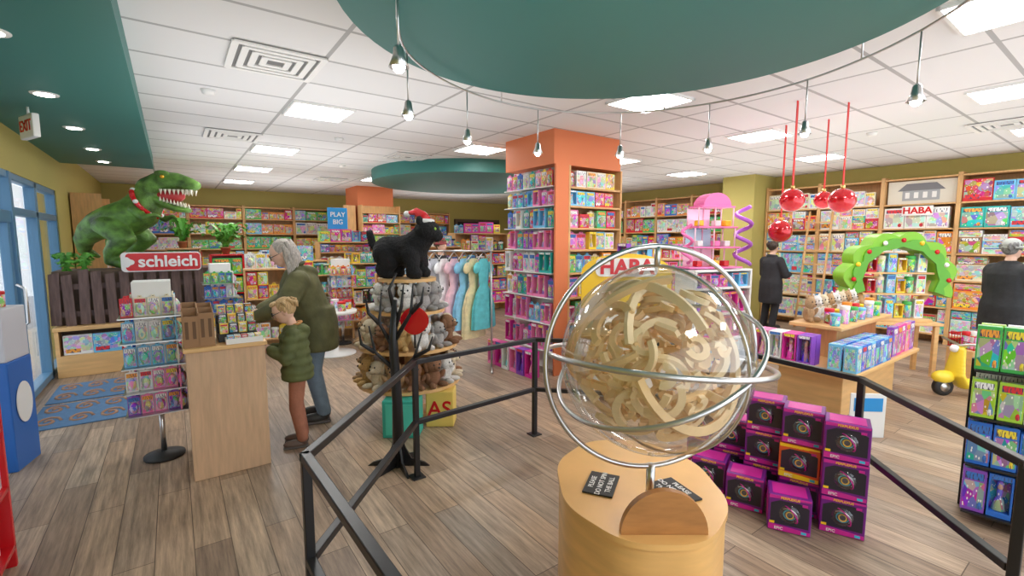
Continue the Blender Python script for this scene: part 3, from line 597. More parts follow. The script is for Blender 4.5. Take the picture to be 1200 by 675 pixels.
cnt=0; rv=lambda: Vector((r2.gauss(0,1),r2.gauss(0,1),r2.gauss(0,1))).normalized()
while cnt<14:      # long curved track walls that follow the sphere
    e3=rv(); e1=e3.cross(rv()).normalized(); e2=e3.cross(e1); off=e3*r2.uniform(-.2,.2); a0=r2.uniform(0,6.28)
    if ribbon(off,e1,e2,r2.uniform(.2,.33),a0,a0+r2.uniform(1.2,2.6),.034,.016,r2.random()<.6,PLY if cnt%3 else PLY2): cnt+=1
while cnt<98:      # thick flat cut C shaped pieces facing outward
    dn=rv(); c=dn*r2.uniform(.2,.345); e3=(dn+rv()*.3).normalized(); e1=e3.cross(rv()).normalized(); e2=e3.cross(e1); a0=r2.uniform(0,6.28)
    if ribbon(c,e1,e2,r2.choice((.035,.05,.065,.085,.1)),a0,a0+r2.uniform(2.6,5.6),r2.uniform(.022,.03),.02,r2.random()<.9,PLY2 if cnt%3 else PLY): cnt+=1
k=0
while k<30:
    dn=rv(); c=dn*r2.uniform(.16,.3); q=dn.to_track_quat('Z','Y').to_euler()
    t.box(c+Vector((0,0,CZ)),(r2.uniform(.08,.15),.03,.018),PLY if k%2 else PLY2,rot=(q.x+r2.uniform(-.2,.2),q.y+r2.uniform(-.2,.2),q.z+r2.uniform(0,3))); k+=1
for k in range(12):
    c=rv()*.27+Vector((0,0,CZ)); 
    for j in range(5): t.box(c+Vector((j*.016-.03,0,j*.014-.03)),(.016,.05,.01),PLY)
mz=t.obj('plywood_maze',mzb); mz['kind']='stuff'
MB().sph((.1,-.1,CZ-.05),.014,STEEL,12).obj('steel_marble',mzb)
for loc,rz in(((1.545,1.435),rad(-35.8+68)),((1.765,1.2),rad(-35.8-68))):
    p=thing('placard','black placard with chalk style white lettering','placard',(*loc,.621),rz,group='placards on the pedestal'); MB().box((0,0,.004),(.2,.135,.008),M('slate_black',(.02,.02,.02),.6),.002).obj('placard_board',p)
    for i,s_ in enumerate(('PLEASE','DO NOT SPIN','THE BALL')): text(s_,.033,WHITE,p,(0,.04-.04*i,.0085),(0,0,0),ex=.0004,off=.01)
BLACKC=M('black_card',(.02,.015,.03),.4)
def mbox(c1,c2,lab,loc,rz):
    b=thing('maze_toy_box',lab,'toy box',loc,rz,group='boxed maze balls stacked by the railing')
    MB().box((0,0,.125),(.25,.2,.25),c1,.006).obj('box_body',b)
    MB().xz([(-.11,.05),(.11,.05),(.11,.19),(.06,.215),(-.06,.215),(-.11,.19)],-.103,-.099,BLACKC).obj('window',b)
    t=MB(); t.sph((0,-.085,.13),(.072,.035,.072),ACR,16); t.sph((0,-.08,.13),(.06,.028,.06),M('smoked_ball',(.1,.1,.14),.2),16)
    for k in range(4): t.ring((0,0,0),.02+.014*k,.004,[M('dull_gold',(.8,.5,.08),.4),M('cyan_track',(.05,.45,.65),.4),STEEL,MAG][k],T=Matrix.Translation((0,-.114+.006*k,.13))@Euler((rad(90+25*k-20),rad(20*k),0)).to_matrix().to_4x4(),n=20,m=5)
    t.obj('ball_in_window',b)
    MB().xz([(-.12,.225),(.12,.235),(.12,.247),(-.12,.247)],-.103,-.1,c2).obj('title_band',b); MB().xz([(-.12,.006),(.12,.006),(.12,.03),(-.12,.045)],-.103,-.1,c2).obj('lower_band',b)
    text('EPIC',.026,WHITE,b,(-.06,-.105,.022),ex=.001); text('PERPLEXUS',.022,YEL,b,(0,-.105,.235),ex=.001)
    MB().box((0,0,.251),(.2,.15,.003),c2).obj('top_print',b)
    for s_ in(-1,1): MB().box((s_*.126,0,.13),(.003,.14,.16),MAG if c2 is not YEL else RED).obj('side_print',b)
    for x,z,cc in((-.1,.05,YEL),(.085,.012,M('cyan_card',(.05,.5,.7),.4)),(.085,.2,MAG)): MB().box((x*1.0,-.104,z+.008),(.03,.003,.016),cc).obj('badge',b)
    return b
SB=.9
b1=mbox(PURP,MAG,'dark purple boxed maze ball toy with window front',(3.2,1.02,.001),rad(-66)); b1.scale=(SB,)*3
bo=mbox(M('orange_card',(.7,.1,.02),.35),YEL,'orange and red boxed maze ball toy with window',(3.22,1.27,.001+.228),rad(-72)); bo.scale=(SB,)*3
for i in range(5):
    x,y=3.2+.03*i,1.02+.245*i
    for l in range(3 if i<3 else 2):
        if (i,l)==(0,0) or (i,l)==(1,1): continue
        clone(b1,(x+rnd.uniform(-.01,.01),y,.001+.228*l),rad(-72+rnd.uniform(-5,5)))
clone(b1,(2.97,1.22,.001),rad(-62)); clone(b1,(3.0,1.5,.001),rad(-68)); clone(b1,(3.03,1.77,.001),rad(-70))
# ---------------------------------------------------------------- animal plush tree display
bt=thing('tree_silhouette_stand','flat black tree shaped display stand with roots','display stand',(1.33,3.35,0),-TH)
t=MB(); t.tube([(0,0,.0),(.0,0,.5),(-.02,0,1.0),(.0,0,1.3)],[.05,.04,.035,.02],BLACK,8); t.obj('trunk',bt)
for a in range(6):
    MB().xz([(0,.0),(.24,0),(.2,.03),(.1,.06),(.05,.16),(.02,.36),(0,.36)],-.008,.008,BLACK,T=Matrix.Rotation(a*math.pi/3,4,'Z')).obj('root',bt)
for pts in([(0,0,.9),(-.12,0,1.12),(-.1,0,1.34)],[(0,0,1.0),(.12,0,1.2),(.14,0,1.42)],[(0,0,1.2),(-.04,0,1.38),(.02,0,1.5)],[(0,0,.75),(-.16,0,.9),(-.2,0,1.1)],[(0,0,.7),(.14,0,.86),(.2,0,1.05)],
    [(-.12,0,1.12),(-.2,0,1.2),(-.22,0,1.32)],[(.12,0,1.2),(.2,0,1.28),(.22,0,1.4)],[(-.16,0,.9),(-.26,0,.96),(-.28,0,1.08)],[(.14,0,.86),(.25,0,.92),(.28,0,1.02)],[(0,0,1.1),(.05,0,1.25),(.07,0,1.42)]):
    MB().tube(pts,[.02,.013,.005],BLACK,8).obj('branch',bt)
hb=thing('apple_cutout','red apple shaped cutout board with small stem','cutout',(1.5,3.38,1.0),-TH)
ap=[(.11*(math.cos(a)*(1-.12*math.sin(a)**2)),.11*math.sin(a)+.12-(.03 if abs(math.cos(a))<.2 and math.sin(a)>0 else 0)) for a in[2*math.pi*k/32 for k in range(32)]]
MB().xz(ap,-.01,.01,RED).obj('apple_board',hb); MB().tube([(0,0,.2),(.02,0,.26)],.006,DKW).obj('stem',hb); MB().cyl((0,0,-.1),(0,0,.02),.008,mat=BLACK).obj('bracket',hb)
ps=thing('plush_display_tower','tiered wooden plush display with rounded shelves','display tower',(1.85,4.32,0),rad(-36))
MB().cyl((0,0,0),(0,0,1.38),.045,mat=MAPLE).obj('core_post',ps); MB().lathe([(.2,0),(.2,.05)],MAPLE,28,smooth=False).obj('base',ps)
TZ=[(.38,.5),(.74,.48),(1.08,.36),(1.38,.28)]
for z,r in TZ: MB().lathe([(r,z-.03),(r,z)],MAPLE,32,smooth=False).obj('round_shelf',ps)
PC={'cream':(.8,.68,.5),'white':(.87,.85,.82),'brown':(.3,.15,.08),'grey':(.45,.43,.42),'tan':(.58,.37,.2),'golden':(.7,.45,.18)}
for z,r in TZ[:3]:
    n=int(r*2*math.pi*.85/.2)+1
    for i in range(n):
        a=i*2*math.pi/n+z; cn=rnd.choice(list(PC)); sz=rnd.uniform(.24,.29)
        px,py=1.85+(r-.11)*math.cos(a),4.32+(r-.11)*math.sin(a)
        o=mk('plush_animal',rnd.choice((mP,mD)),None,(px,py,z+.001),a+rad(90),f'{cn} plush animal sitting on round wooden shelf','plush toy','plush animals on the display tower',None,PC[cn]); o.scale=(sz,sz,sz)
def panther():
    P=thing('panther_plush','furry black plush panther on all fours wearing santa hat','plush toy',(1.83,4.32,1.381),rad(-48)); P.scale=(.84,.95,.86); BK=M('black_fur',(.014,.014,.016),.9,bump=1,bscale=130)
    b=MB(); b.limb([((-.2,0,.3),(.17,.16)),((-.05,0,.3),(.16,.16)),((.1,0,.33),(.16,.16)),((.2,0,.43),(.13,.13)),((.25,0,.48),(.12,.12))],BK,6); b.limb([((-.32,.0,.3),.045),((-.42,.02,.38),.04),((-.46,.04,.5),.035)],BK,5)
    b.sph((.28,0,.52),(.14,.14,.125),BK,14); b.sph((.38,0,.47),(.08,.075,.065),BK,12)
    for s in(-1,1):
        b.limb([((.12,s*.1,.27),.1),((.15,s*.11,.15),.075),((.14,s*.11,.065),.062),((.2,s*.11,.05),.055)],BK,5); b.limb([((-.2,s*.09,.27),.13),((-.13,s*.12,.17),.09),((-.23,s*.12,.1),.06),((-.21,s*.12,.06),.055),((-.13,s*.12,.05),.054)],BK,5)
        b.sph((.24,s*.11,.635),(.035,.042,.045),BK,8)
    me=remesh(b,.013,2); ns=[v.normal.copy() for v in me.vertices]; r3=random.Random(2)
    for v,n in zip(me.vertices,ns): v.co+=n*r3.uniform(0,.012)
    finish(me,BK,'body',P)
    for s in(-1,1): MB().sph((.4,s*.055,.545),.018,M('green_eye',(.4,.7,.1),.1),8).obj('eye',P)
    MB().sph((.46,0,.49),(.014,.022,.014),M('nose_grey',(.08,.06,.06),.5),8).obj('nose',P)
    t=MB(); t.tube([(.25,0,.62),(.22,0,.69),(.15,0,.74),(.05,0,.72)],[.09,.065,.042,.018],RED,12); t.obj('hat_cone',P); t=MB(); t.ring((.255,0,.63),.085,.026,WHITE,n=20); t.obj('hat_trim',P); MB().sph((.04,0,.71),.04,WHITE,10).obj('pompom',P)
panther()
for loc,cl,cn,ch in(((1.6,3.9),(.04,.45,.36),'teal',''),((2.0,3.93),(.85,.62,.15),'yellow','AS')):
    q=thing('display_cube',f'{cn} painted wooden display cube on the floor','display cube',(*loc,0),-TH)
    cm_=M('cube_'+cn,cl,.5,var=.05); MB().box((0,0,.17),(.32 if not ch else .26,.22,.34),cm_,.01).obj('cube_body',q)
    if ch: text(ch,.2,RED,q,(0,-.113,.17))
    else: MB().box((0,-.112,.17),(.26,.01,.28),M('cube_panel',(.08,.6,.48),.5),.004).obj('cube_face',q)
# ---------------------------------------------------------------- dress rack
DX,DY=2.95,5.5
dk=thing('clothes_rack','chrome rack holding children\'s princess dresses','clothes rack',(DX,DY,0),rad(-32))
for x in(-.55,.55):
    MB().cyl((x,0,.02),(x,0,1.62),.015,mat=STEEL).obj('rack_post',dk); MB().cyl((x,-.25,.02),(x,.25,.02),.015,mat=STEEL).obj('rack_foot',dk)
MB().cyl((-.55,0,1.6),(.55,0,1.6),.013,mat=STEEL).obj('hanging_bar',dk)
DC=[('pale blue',(.45,.68,.88)),('white',(.87,.87,.88)),('silver grey',(.58,.6,.66)),('white',(.87,.87,.88)),('pink',(.88,.55,.62)),('light blue',(.25,.58,.82)),('cream and gold',(.82,.7,.4)),('turquoise',(.12,.55,.6))]
R_=Matrix.Rotation(rad(-32),3,'Z')
for i,(n,cl) in enumerate(DC):
    lx=-.46+i*.13; wv=R_@Vector((lx,0,0)); d=thing('princess_dress',f'{n} child princess dress on a hanger','dress',(DX+wv.x,DY+wv.y,0),rad(-32+55+rnd.uniform(-5,5)),group='dresses on the clothes rack')
    dm=M('dress_'+n.replace(' ','_'),cl,.6,var=.15,vscale=14)
    MB().tube([(-.15,0,1.47),(0,0,1.59),(.15,0,1.47)],.006,STEEL,6).obj('hanger',d)
    t=MB(); prof=[(.24,.45+.12*(i%2)),(.22,.85),(.15,1.05),(.09,1.14),(.11,1.3),(.13,1.42),(.06,1.5)]; nn=28; vs=[];fs=[]
    for (r,z) in prof:
        for k in range(nn):
            a=2*math.pi*k/nn; rr=r*(1+(.1*math.cos(a*7) if z<1.1 else 0)); vs.append((rr*math.cos(a),rr*math.sin(a)*.26,z))
    for a in range(len(prof)-1):
        for k in range(nn): fs.append([a*nn+k,a*nn+(k+1)%nn,(a+1)*nn+(k+1)%nn,(a+1)*nn+k])
    t.add(vs,fs,dm,True); t.obj('dress_body',d)
    for s in(-1,1): MB().sph((s*.14,0,1.38),(.06,.04,.08),dm,10,rot=(0,s*-.5,0)).obj('puff_sleeve',d)
rt=thing('round_table','round white pedestal table with toys on top','table',(1.95,7.35,0))
MB().lathe([(.3,0),(.3,.02),(.05,.05),(.04,.6),(.1,.63)],WHITE,28).obj('table_pedestal',rt); MB().lathe([(.32,.63),(.33,.64),(.33,.67),(.32,.68)],WHITE,36).obj('table_top',rt)
for i in range(5):
    a=i*1.256; put('tub',(1.95+.2*math.cos(a),7.35+.2*math.sin(a),.682),a,(.12,.12,.14),('red','white','red','yellow','red')[i],'round white table','tubs on the round table')
# ---------------------------------------------------------------- yellow brand stand
hs=thing('brand_stand','white display stand with yellow arched header board','display stand',(3.98,3.4,0),-TH-rad(4))
MB().box((0,.15,.5),(.95,.3,1.0),WHITE,.01).obj('stand_body',hs)
arc=[(-.48,1.0),(.48,1.0),(.48,1.4)]+[(.48*math.cos(a),1.4+.2*math.sin(a)) for a in[math.pi*k/16 for k in range(1,16)]]+[(-.48,1.4)]
MB().xz(arc,-.02,.0,YEL).obj('header_board',hs); MB().xz([(x,z+1.45) for x,z in rrect(.66,.2,.06)],-.03,-.02,WHITE).obj('logo_panel',hs); text('HABA',.22,RED,hs,(0,-.034,1.45),off=.035)
for z in(.1,.45,.75): MB().box((0,-.08,z),(.9,.2,.02),MAPLE).obj('stand_shelf',hs)
def house():
    h=thing('dollhouse','tall light pink open multi level toy dollhouse','dollhouse',(5.5,3.35,1.381),rad(-20)); PK=M('pink_plastic',(.92,.2,.5),.3); PL=M('pale_pink_plastic',(.92,.62,.74),.3)
    for i in range(4): MB().box((0,0,.02+i*.25),(.78-.1*i,.26,.02),PK,.004).obj('house_floor',h)
    for i in range(3):
        for x in(-.36,-.05,.3):
            x*=1-.12*i; MB().cyl((x,-.11,.03+i*.25),(x,-.11,.26+i*.25),.009,mat=PL,n=8).obj('post',h); MB().cyl((x,.11,.03+i*.25),(x,.11,.26+i*.25),.009,mat=PL,n=8).obj('post',h)
        MB().box((-.1,.12,.14+i*.25),(.42-.05*i,.01,.22),M('house_wallpaper_%d'%i,((.92,.6,.75),(.5,.78,.88),(.85,.7,.88))[i],.5)).obj('house_wall',h)
    MB().xz([(.2*math.cos(a),.78+.16*math.sin(a)) for a in[math.pi*k/14 for k in range(15)]],-.1,.1,PK).obj('roof',h)
    MB().tube([(.38+.09*math.cos(k*.6),-.12+.09*math.sin(k*.6),.78-.024*k) for k in range(31)],.026,M('slide_purple',(.45,.12,.62),.3),8).obj('slide',h)
    MB().tube([(-.42+.06*math.cos(k*.7),-.1+.06*math.sin(k*.7),.55-.025*k) for k in range(20)],.02,PK,8).obj('slide',h)
    for x in(-.2,.05,.2):
        for z in(.03,.28,.53): MB().box((x,-.02,z+.04),(.08,.09,.07),(RED,YEL,WHITE,PK)[int(abs(x*20)+z*10)%4],.01).obj('furniture',h)
house()
# ---------------------------------------------------------------- tiered table with toys
tt=thing('tiered_display_table','two tier oak display table stacked with boxes','display table',(5.95,2.02,0))
MB().box((0,0,.235),(1.5,.6,.47),MAPLE,.006).obj('plinth',tt); MB().box((0,0,.485),(1.95,.92,.04),MAPLE,.008).obj('lower_top',tt); MB().box((.2,.06,.665),(1.15,.3,.32),SHELFW,.006).obj('riser',tt); MB().box((.2,.06,.845),(1.5,.5,.04),MAPLE,.008).obj('upper_top',tt)
for i in range(8):
    for j in range(2): put('kit',(5.12+i*.118,1.63+j*.13,.507),.0,(.11,.11,.25),'blue' if i%3 else 'light blue','lower tier of oak table','blue boxes on the oak table')
for i in range(4):
    for j in range(2): put('doll',(5.04+j*.11,2.0+.14*i,.507),rad(-90),(.13,.1,.3),('purple','magenta','white','pink')[i],'lower tier of oak table','dolls on the oak table')
fill((6.1,1.58),0,0,.8,.506,.34,.2,['fig','kit'],['magenta','white','pink','purple'],'lower tier of oak table','dolls on the oak table',wmax=.14,hs=1.35)
for i in range(12): put('tub',(5.48+i*.115,1.92+(i%2)*.1,.867),0,(.09,.09,.13+.03*(i%3)),('light blue','red','white','yellow','green','orange')[i%6],'upper tier of oak table','jars on the upper tier')
for i in range(8):
    cn=('tan','white','cream')[i%3]; o=mk('plush_animal',mP,None,(5.55+i*.165,2.2,.867),rad(-20),f'{cn} small plush animal on the table tier','plush toy','plush on the table tier',None,PC[cn]); o.scale=(.2,.2,.28)
sgn=thing('floor_placard','white placard with blue print leaning on table','placard',(4.9,1.42,0),rad(-40)); MB().box((0,0,.2),(.3,.012,.4),WHITE,.003).obj('placard_board',sgn); MB().box((0,-.008,.3),(.24,.006,.12),M('sign_blue'),.001).obj('placard_picture',sgn)
TX,TY=7.6,2.05; TR=rad(-45)
t2=thing('side_table','oak display table under the green tree','display table',(TX,TY,0),TR); MB().box((0,0,.68),(1.0,.45,.04),MAPLE,.008).obj('table_top',t2)
for x in(-.44,.44):
    for y in(-.18,.18): MB().box((x,y,.33),(.05,.05,.66),MAPLE,.004).obj('leg',t2)
gt=thing('tree_display','bright green leafy tree shaped display with ornaments','display stand',(TX,TY,.701),TR)
LG=M('lime_board',(.24,.56,.03),.4); LG2=M('leaf_board',(.12,.42,.03),.45)
def arch(ro,ri,amp,ph=.4):
    o_=[];i_=[]
    for k in range(121):
        a=math.pi*(-.12+1.24*k/120); r=ro+amp*abs(math.sin(a*5.5+ph)); rr=ri-.02*abs(math.sin(a*6)); o_.append((r*math.cos(a),.54+r*math.sin(a)*.95)); i_.append((rr*math.cos(a),.54+rr*math.sin(a)*.95))
    return o_+i_[::-1]
MB().xz(arch(.57,.44,.08),-.14,.14,LG).obj('tree_canopy',gt); MB().xz(arch(.5,.44,.06,1.2),-.17,-.14,LG2).obj('leaf_layer',gt)
MB().box((0,0,.02),(.8,.34,.04),MAPLE,.006).obj('tree_base',gt)
for x in(-.34,.34): MB().tube([(x,0,.04),(x*.95,0,.2),(x*1.4,0,.5)],[.05,.04,.06],MAPLE,10).obj('trunk',gt)
for z in(.35,.62): MB().box((0,0,z),(.8,.26,.02),MAPLE).obj('inner_shelf',gt)
for k in range(9):
    a=math.pi*(.0+1.0*k/8); MB().sph((.54*math.cos(a),-.17,.54+.5*math.sin(a)),(.03,.02,.03),(RED,WHITE,RED,YEL)[k%4],8).obj('ornament',gt)
c,s=math.cos(TR),math.sin(TR)
for i in range(18):
    lx=-.29+(i%6)*.115; z=(.041,.361,.631)[i//6]; put(('fig','tub','puz')[i%3],(TX+lx*c+.04*s,TY+lx*s-.04*c,.702+z),TR,(.1,.1,.18+.03*(i%3)),('red','cream','light blue','yellow','green','white')[i%6],'green tree display','toys inside the green tree')
rb=thing('toy_basket','red wire basket of toys on low oak block','basket',(8.02,1.28,0),rad(-30)); MB().box((0,0,.2),(.42,.32,.4),MAPLE,.006).obj('block',rb)
t=MB()
for z in(.42,.5,.58): t.tube([(x,y,z) for x,y in((-.2,-.15),(.2,-.15),(.2,.15),(-.2,.15))],.008,RED,6,closed=True)
for k in range(11):
    x=-.2+.04*k; t.cyl((x,-.15,.41),(x,-.15,.58),.004,mat=RED,n=6); t.cyl((x,.15,.41),(x,.15,.58),.004,mat=RED,n=6)
t.obj('basket_wire',rb)
for i in range(4): put('tub',(7.9+.08*i,1.35-.045*i,.402),0,(.08,.08,.22),('red','white','red','yellow')[i],'red wire basket','tubs in the red basket')
sk=thing('toy_scooter','yellow ride-on toy scooter with black wheels','ride-on scooter',(7.25,1.1,0),rad(-40+180)); sk.scale=(1.25,1.25,1.25); YS=M('scooter_yellow',(.9,.68,.05),.25)
b=MB(); b.limb([((-.28,0,.19),(.08,.07)),((-.22,0,.23),(.09,.08)),((-.1,0,.23),(.09,.08)),((-.04,0,.12),(.05,.08)),((.14,0,.1),(.035,.09)),((.21,0,.2),(.04,.11)),((.19,0,.42),(.035,.07))],YS,7)
finish(remesh(b,.01,3),YS,'scooter_body',sk)
for x in(-.24,.3):
    T=Matrix.Translation((x,-.03,.08))@Matrix.Rotation(rad(-90),4,'X'); t=MB(); t.lathe([(.05,0),(.08,.01),(.08,.05),(.05,.06)],DARK,20,T=T); t.lathe([(.04,-.003),(.04,.063)],STEEL,16,T=T); t.obj('wheel',sk)
MB().sph((.3,0,.17),(.1,.055,.06),YS,12).obj('front_mudguard',sk); MB().tube([(.2,-.17,.5),(.19,0,.46),(.2,.17,.5)],.012,STEEL,8).obj('handlebar',sk); MB().box((-.18,0,.325),(.28,.14,.05),BLACK,.02).obj('seat',sk); MB().sph((.23,0,.43),.035,WHITE,10).obj('headlamp',sk)
for (x,y,z,r) in((5.05,2.22,2.14,.115),(6.0,2.75,1.85,.135),(6.1,2.34,2.2,.1),(5.52,1.95,2.14,.125)):
    b=thing('hanging_bauble','shiny red christmas bauble on a red ribbon','bauble',(x,y,z),group='baubles hanging from the ceiling')
    MB().sph((0,0,0),r,M('bauble_red',(.6,.0,.01),.12,.4,coat=1),28).obj('ball',b); MB().cyl((0,0,r*.96),(0,0,r+.03),.022,.018,M('gold_cap',(.8,.55,.2),.3,1)).obj('cap',b)
    MB().box((0,0,(3.1-z+r)/2),(.035,.006,3.1-z-r),M('ribbon_red',(.65,.02,.02),.5)).obj('ribbon',b)
ld=thing('library_ladder','oak rolling library ladder leaning on wall shelves','ladder',(10.05,3.98,0),rad(-90))
for x in(-.2,.2): MB().tube([(x,-.12,.02),(x,.26,2.3)],.022,SHELFW,8).obj('rail',ld)
for k in range(8): f_=(k+.6)/8.4; MB().box((0,-.12+.38*f_,.02+2.28*f_),(.4,.06,.025),SHELFW).obj('rung',ld)
# ---------------------------------------------------------------- right display of boxes by the railing
SX,SY,SR=3.88,.62,rad(-80)
unit('wire_display_stand','black wire stand holding green and blue boxed toys','display stand',(SX,SY,0),SR,.7,[.08,.38,.68,.97],.3,.99,mat=BLACK,up=False,th=.015)
for z,cc,kk in((.08,['black','blue','purple'],['kit','fig']),(.38,['blue','light blue','blue'],['kit','fig']),(.68,['lime green','white','lime green'],['kit','puz']),(.97,['white','lime green','white','green'],['kit','kit'])):
    for dy in(0,.1): fill((SX+dy,SY),SR,.0,.7,z,.285,.1,kk,cc,'black display stand','boxes on the black stand',wmax=.105,hs=1.4)
# ---------------------------------------------------------------- people
def hand(mb,w_,d,s,n,sc_=1,grip=.5):
    d,s,n=Vector(d).normalized(),Vector(s).normalized(),Vector(n).normalized(); w_=Vector(w_)
    mb.tube([w_-d*.02*sc_,w_+d*.03*sc_,w_+d*.075*sc_],[.024*sc_,.032*sc_,.03*sc_],SKIN,10)
    for i,l in enumerate((.062,.072,.067,.052)):
        b=w_+d*.07*sc_+s*(.03-.02*i)*sc_; m1=b+(d*(1-grip*.4)+n*grip*.5).normalized()*l*.5*sc_; m2=m1+(d*(1-grip)+n*grip*1.3).normalized()*l*.5*sc_
        mb.tube([b,m1,m2],[.0095*sc_,.009*sc_,.007*sc_],SKIN,8); mb.sph(m2,.007*sc_,SKIN,8)
    b=w_+d*.02*sc_+s*.028*sc_; m1=b+(s*.8+d*.6).normalized()*.035*sc_; m2=m1+(d+n*.6).normalized()*.028*sc_
    mb.tube([b,m1,m2],[.012*sc_,.01*sc_,.008*sc_],SKIN,8); mb.sph(m2,.008*sc_,SKIN,8)
def person(label,loc,rz,Ht=1.7,lean=0,arms=None,coat=(.05,.05,.05),pants=(.1,.1,.12),shoe=(.03,.03,.03),hair='short',hc=(.1,.06,.04),hp=0,hy=0,vox=.012,coatlen=.3,hs_=1,hood=None,glasses=False,hat=None,kneebend=0,bulk=1,puff=0):
    k=Ht/1.7; P=thing('person',label,'person',loc,rz); c,s=math.cos(rad(lean)),math.sin(rad(lean))
    def L(x,y,z):
        if z>.93: dz=z-.93; y,z=y*c-dz*s,.93+dz*c+y*s
        return Vector((x*k,y*k,z*k))
    t=lambda a,b:(a*k,b*k)
    hb_=L(0,-.01,1.53)
    if arms is None: arms=[((-.25,.0,1.1),(-.24,-.12,.9)),((.25,.0,1.1),(.24,-.12,.9))]
    A=[(Vector(a)*k,Vector(b)*k) for a,b in arms]
    body=MB()
    body.limb([(L(0,0,.9),t(.15,.11)),(L(0,0,1.08),t(.13,.1)),(L(0,0,1.3),t(.16,.105)),(L(0,.01,1.42),t(.1,.08))],SKIN,6); body.limb([(L(0,.01,1.42),.06*k),(hb_,.055*k)],SKIN,5)
    for sd,(el,wr) in zip((-1,1),A):
        body.limb([(L(sd*.16,0,1.38),.06*k),(el,.042*k),(wr,.027*k)],SKIN,10)
        body.limb([(L(sd*.09,0,.88),.09*k),(Vector((sd*.1,-.03-kneebend,.5))*k,.058*k),(Vector((sd*.1,.03,.1))*k,.038*k)],SKIN,10); body.limb([(Vector((sd*.1,.02,.07))*k,.04*k),(Vector((sd*.11,-.1,.045))*k,.032*k)],SKIN,5)
    HT=Matrix.Translation(hb_)@Euler((rad(lean*.6+hp),0,rad(hy))).to_matrix().to_4x4()@Matrix.Scale(k*hs_,4)
    body.sph((0,-.015,.11),(.075,.092,.108),SKIN,24,T=HT); body.sph((0,-.04,.045),(.052,.058,.05),SKIN,16,T=HT); body.tube([(0,-.095,.125),(0,-.118,.09),(0,-.1,.078)],[.009,.014,.008],SKIN,8,T=HT)
    for sd in(-1,1): body.sph((sd*.076,.0,.1),(.01,.022,.033),SKIN,10,T=HT)
    body.sph((0,-.096,.052),(.024,.012,.008),SKIN,8,T=HT)
    for (sd,(el,wr)) in zip((-1,1),A):
        d=(wr-el).normalized(); n_=Vector((-sd,0,0)); n_=(n_-d*n_.dot(d)).normalized(); hand(body,wr,d,d.cross(n_)*sd,n_,k)
    finish(remesh(body,vox,1),SKIN,'body',P)
    ew=M('eye_white',(.8,.8,.8),.2); 
    for sd in(-1,1):
        t_=MB(); t_.sph((sd*.032,-.093,.115),(.015,.01,.009),ew,10,T=HT); t_.sph((sd*.032,-.102,.115),(.007,.004,.007),DARK,8,T=HT); t_.obj('eye',P)
        MB().tube([(sd*.016,-.1,.138),(sd*.035,-.1,.143),(sd*.052,-.09,.138)],.004,M('brow%s'%str(hc),hc,.9),6,T=HT).obj('eyebrow',P)
    MB().tube([(-.022,-.1,.052),(0,-.108,.05),(.022,-.1,.052)],.005,M('lips',(.55,.2,.18),.5),6,T=HT).obj('mouth',P)
    HM=M('hair%s'%str(hc),hc,.7,var=.35,vscale=20,stretch=(6,6,1),bump=.5,bscale=40); h_=MB()
    h_.sph((0,.018,.135),(.087,.095,.098),HM,20,T=HT); 
    if hair=='short':
        for i in range(26):
            a=rnd.uniform(-.2,3.34); b=Vector((.07*math.cos(a),.03+.07*math.sin(a)-.05*rnd.random(),.16+.04*rnd.random())); h_.tube([b,b+Vector((b.x*.3,b.y*.3+.01,-.03)),b+Vector((b.x*.35,b.y*.3,-.07))],[.02,.016,.005],HM,6,T=HT)
        h_.sph((0,-.06,.2),(.06,.04,.025),HM,12,T=HT)
    else:
        for i in range(64):
            a=rnd.uniform(.0,3.14); b=Vector((.078*math.cos(a),.03+.075*math.sin(a),.1+.09*rnd.random())); B0=HT@b; ln=rnd.uniform(.18,.32)*k; bk=L(0,.12,1.36)-L(0,.0,1.5)
            sx_=Vector((b.x*k*.5,0,0)); tgt=B0+Vector((0,.05*k,-.08*k)); end=tgt+sx_+Vector((0,.03*math.sin(i),-ln*.75))
            pts=[B0]
            for j in range(1,7):
                u=j/6; pts.append((B0*(1-u)**2+tgt*2*u*(1-u)+end*u*u)+Vector((.008*math.sin(j*1.7+i),.008*math.cos(j*1.5+i),0)))
            h_.tube(pts,[v_*k for v_ in(.02,.024,.024,.023,.02,.015,.004)],HM,6)
    h_.obj('hair',P)
    if glasses:
        t_=MB()
        for sd in(-1,1): t_.ring((0,0,0),.022,.0028,DARK,T=HT@Matrix.Translation((sd*.032,-.112,.113))@Matrix.Rotation(rad(90),4,'X'),n=20,m=6); t_.cyl((sd*.054,-.11,.115),(sd*.078,.0,.115),.003,mat=DARK,n=6,T=HT)
        t_.cyl((-.01,-.114,.115),(.01,-.114,.115),.003,mat=DARK,n=6,T=HT); t_.obj('glasses',P)
    if hat:
        t_=MB(); t_.sph((0,.01,.17),(.095,.105,.09),hat,18,T=HT); t_.ring((0,.005,.145),.095,.018,hat,T=HT,n=24); t_.obj('knit_hat',P)
    CM=M('coat%s'%str(coat),coat,.75,var=.25,vscale=9,bump=.7,bscale=14); b=MB(); B_=bulk*k
    b.limb([(L(0,0,.97),(.18*B_,.15*B_)),(L(0,0,1.12),(.17*B_,.145*B_)),(L(0,0,1.3),(.185*B_,.145*B_)),(L(0,.0,1.38),(.13*B_,.1*B_))],CM,7)
    for sd,(el,wr) in zip((-1,1),A):
        w2=el+(wr-el)*.93; b.limb([(L(sd*.165,0,1.36),.085*B_),(el,.068*B_),(w2,.05*B_)],CM,10)
    ln=coatlen*k; z1=.99*k; b.lathe([(.19*B_,z1-ln-.06*k),(.2*B_,z1-ln),(.195*B_,z1-.05*k),(.165*B_,z1+.1*k)],CM,24,sy=.82)
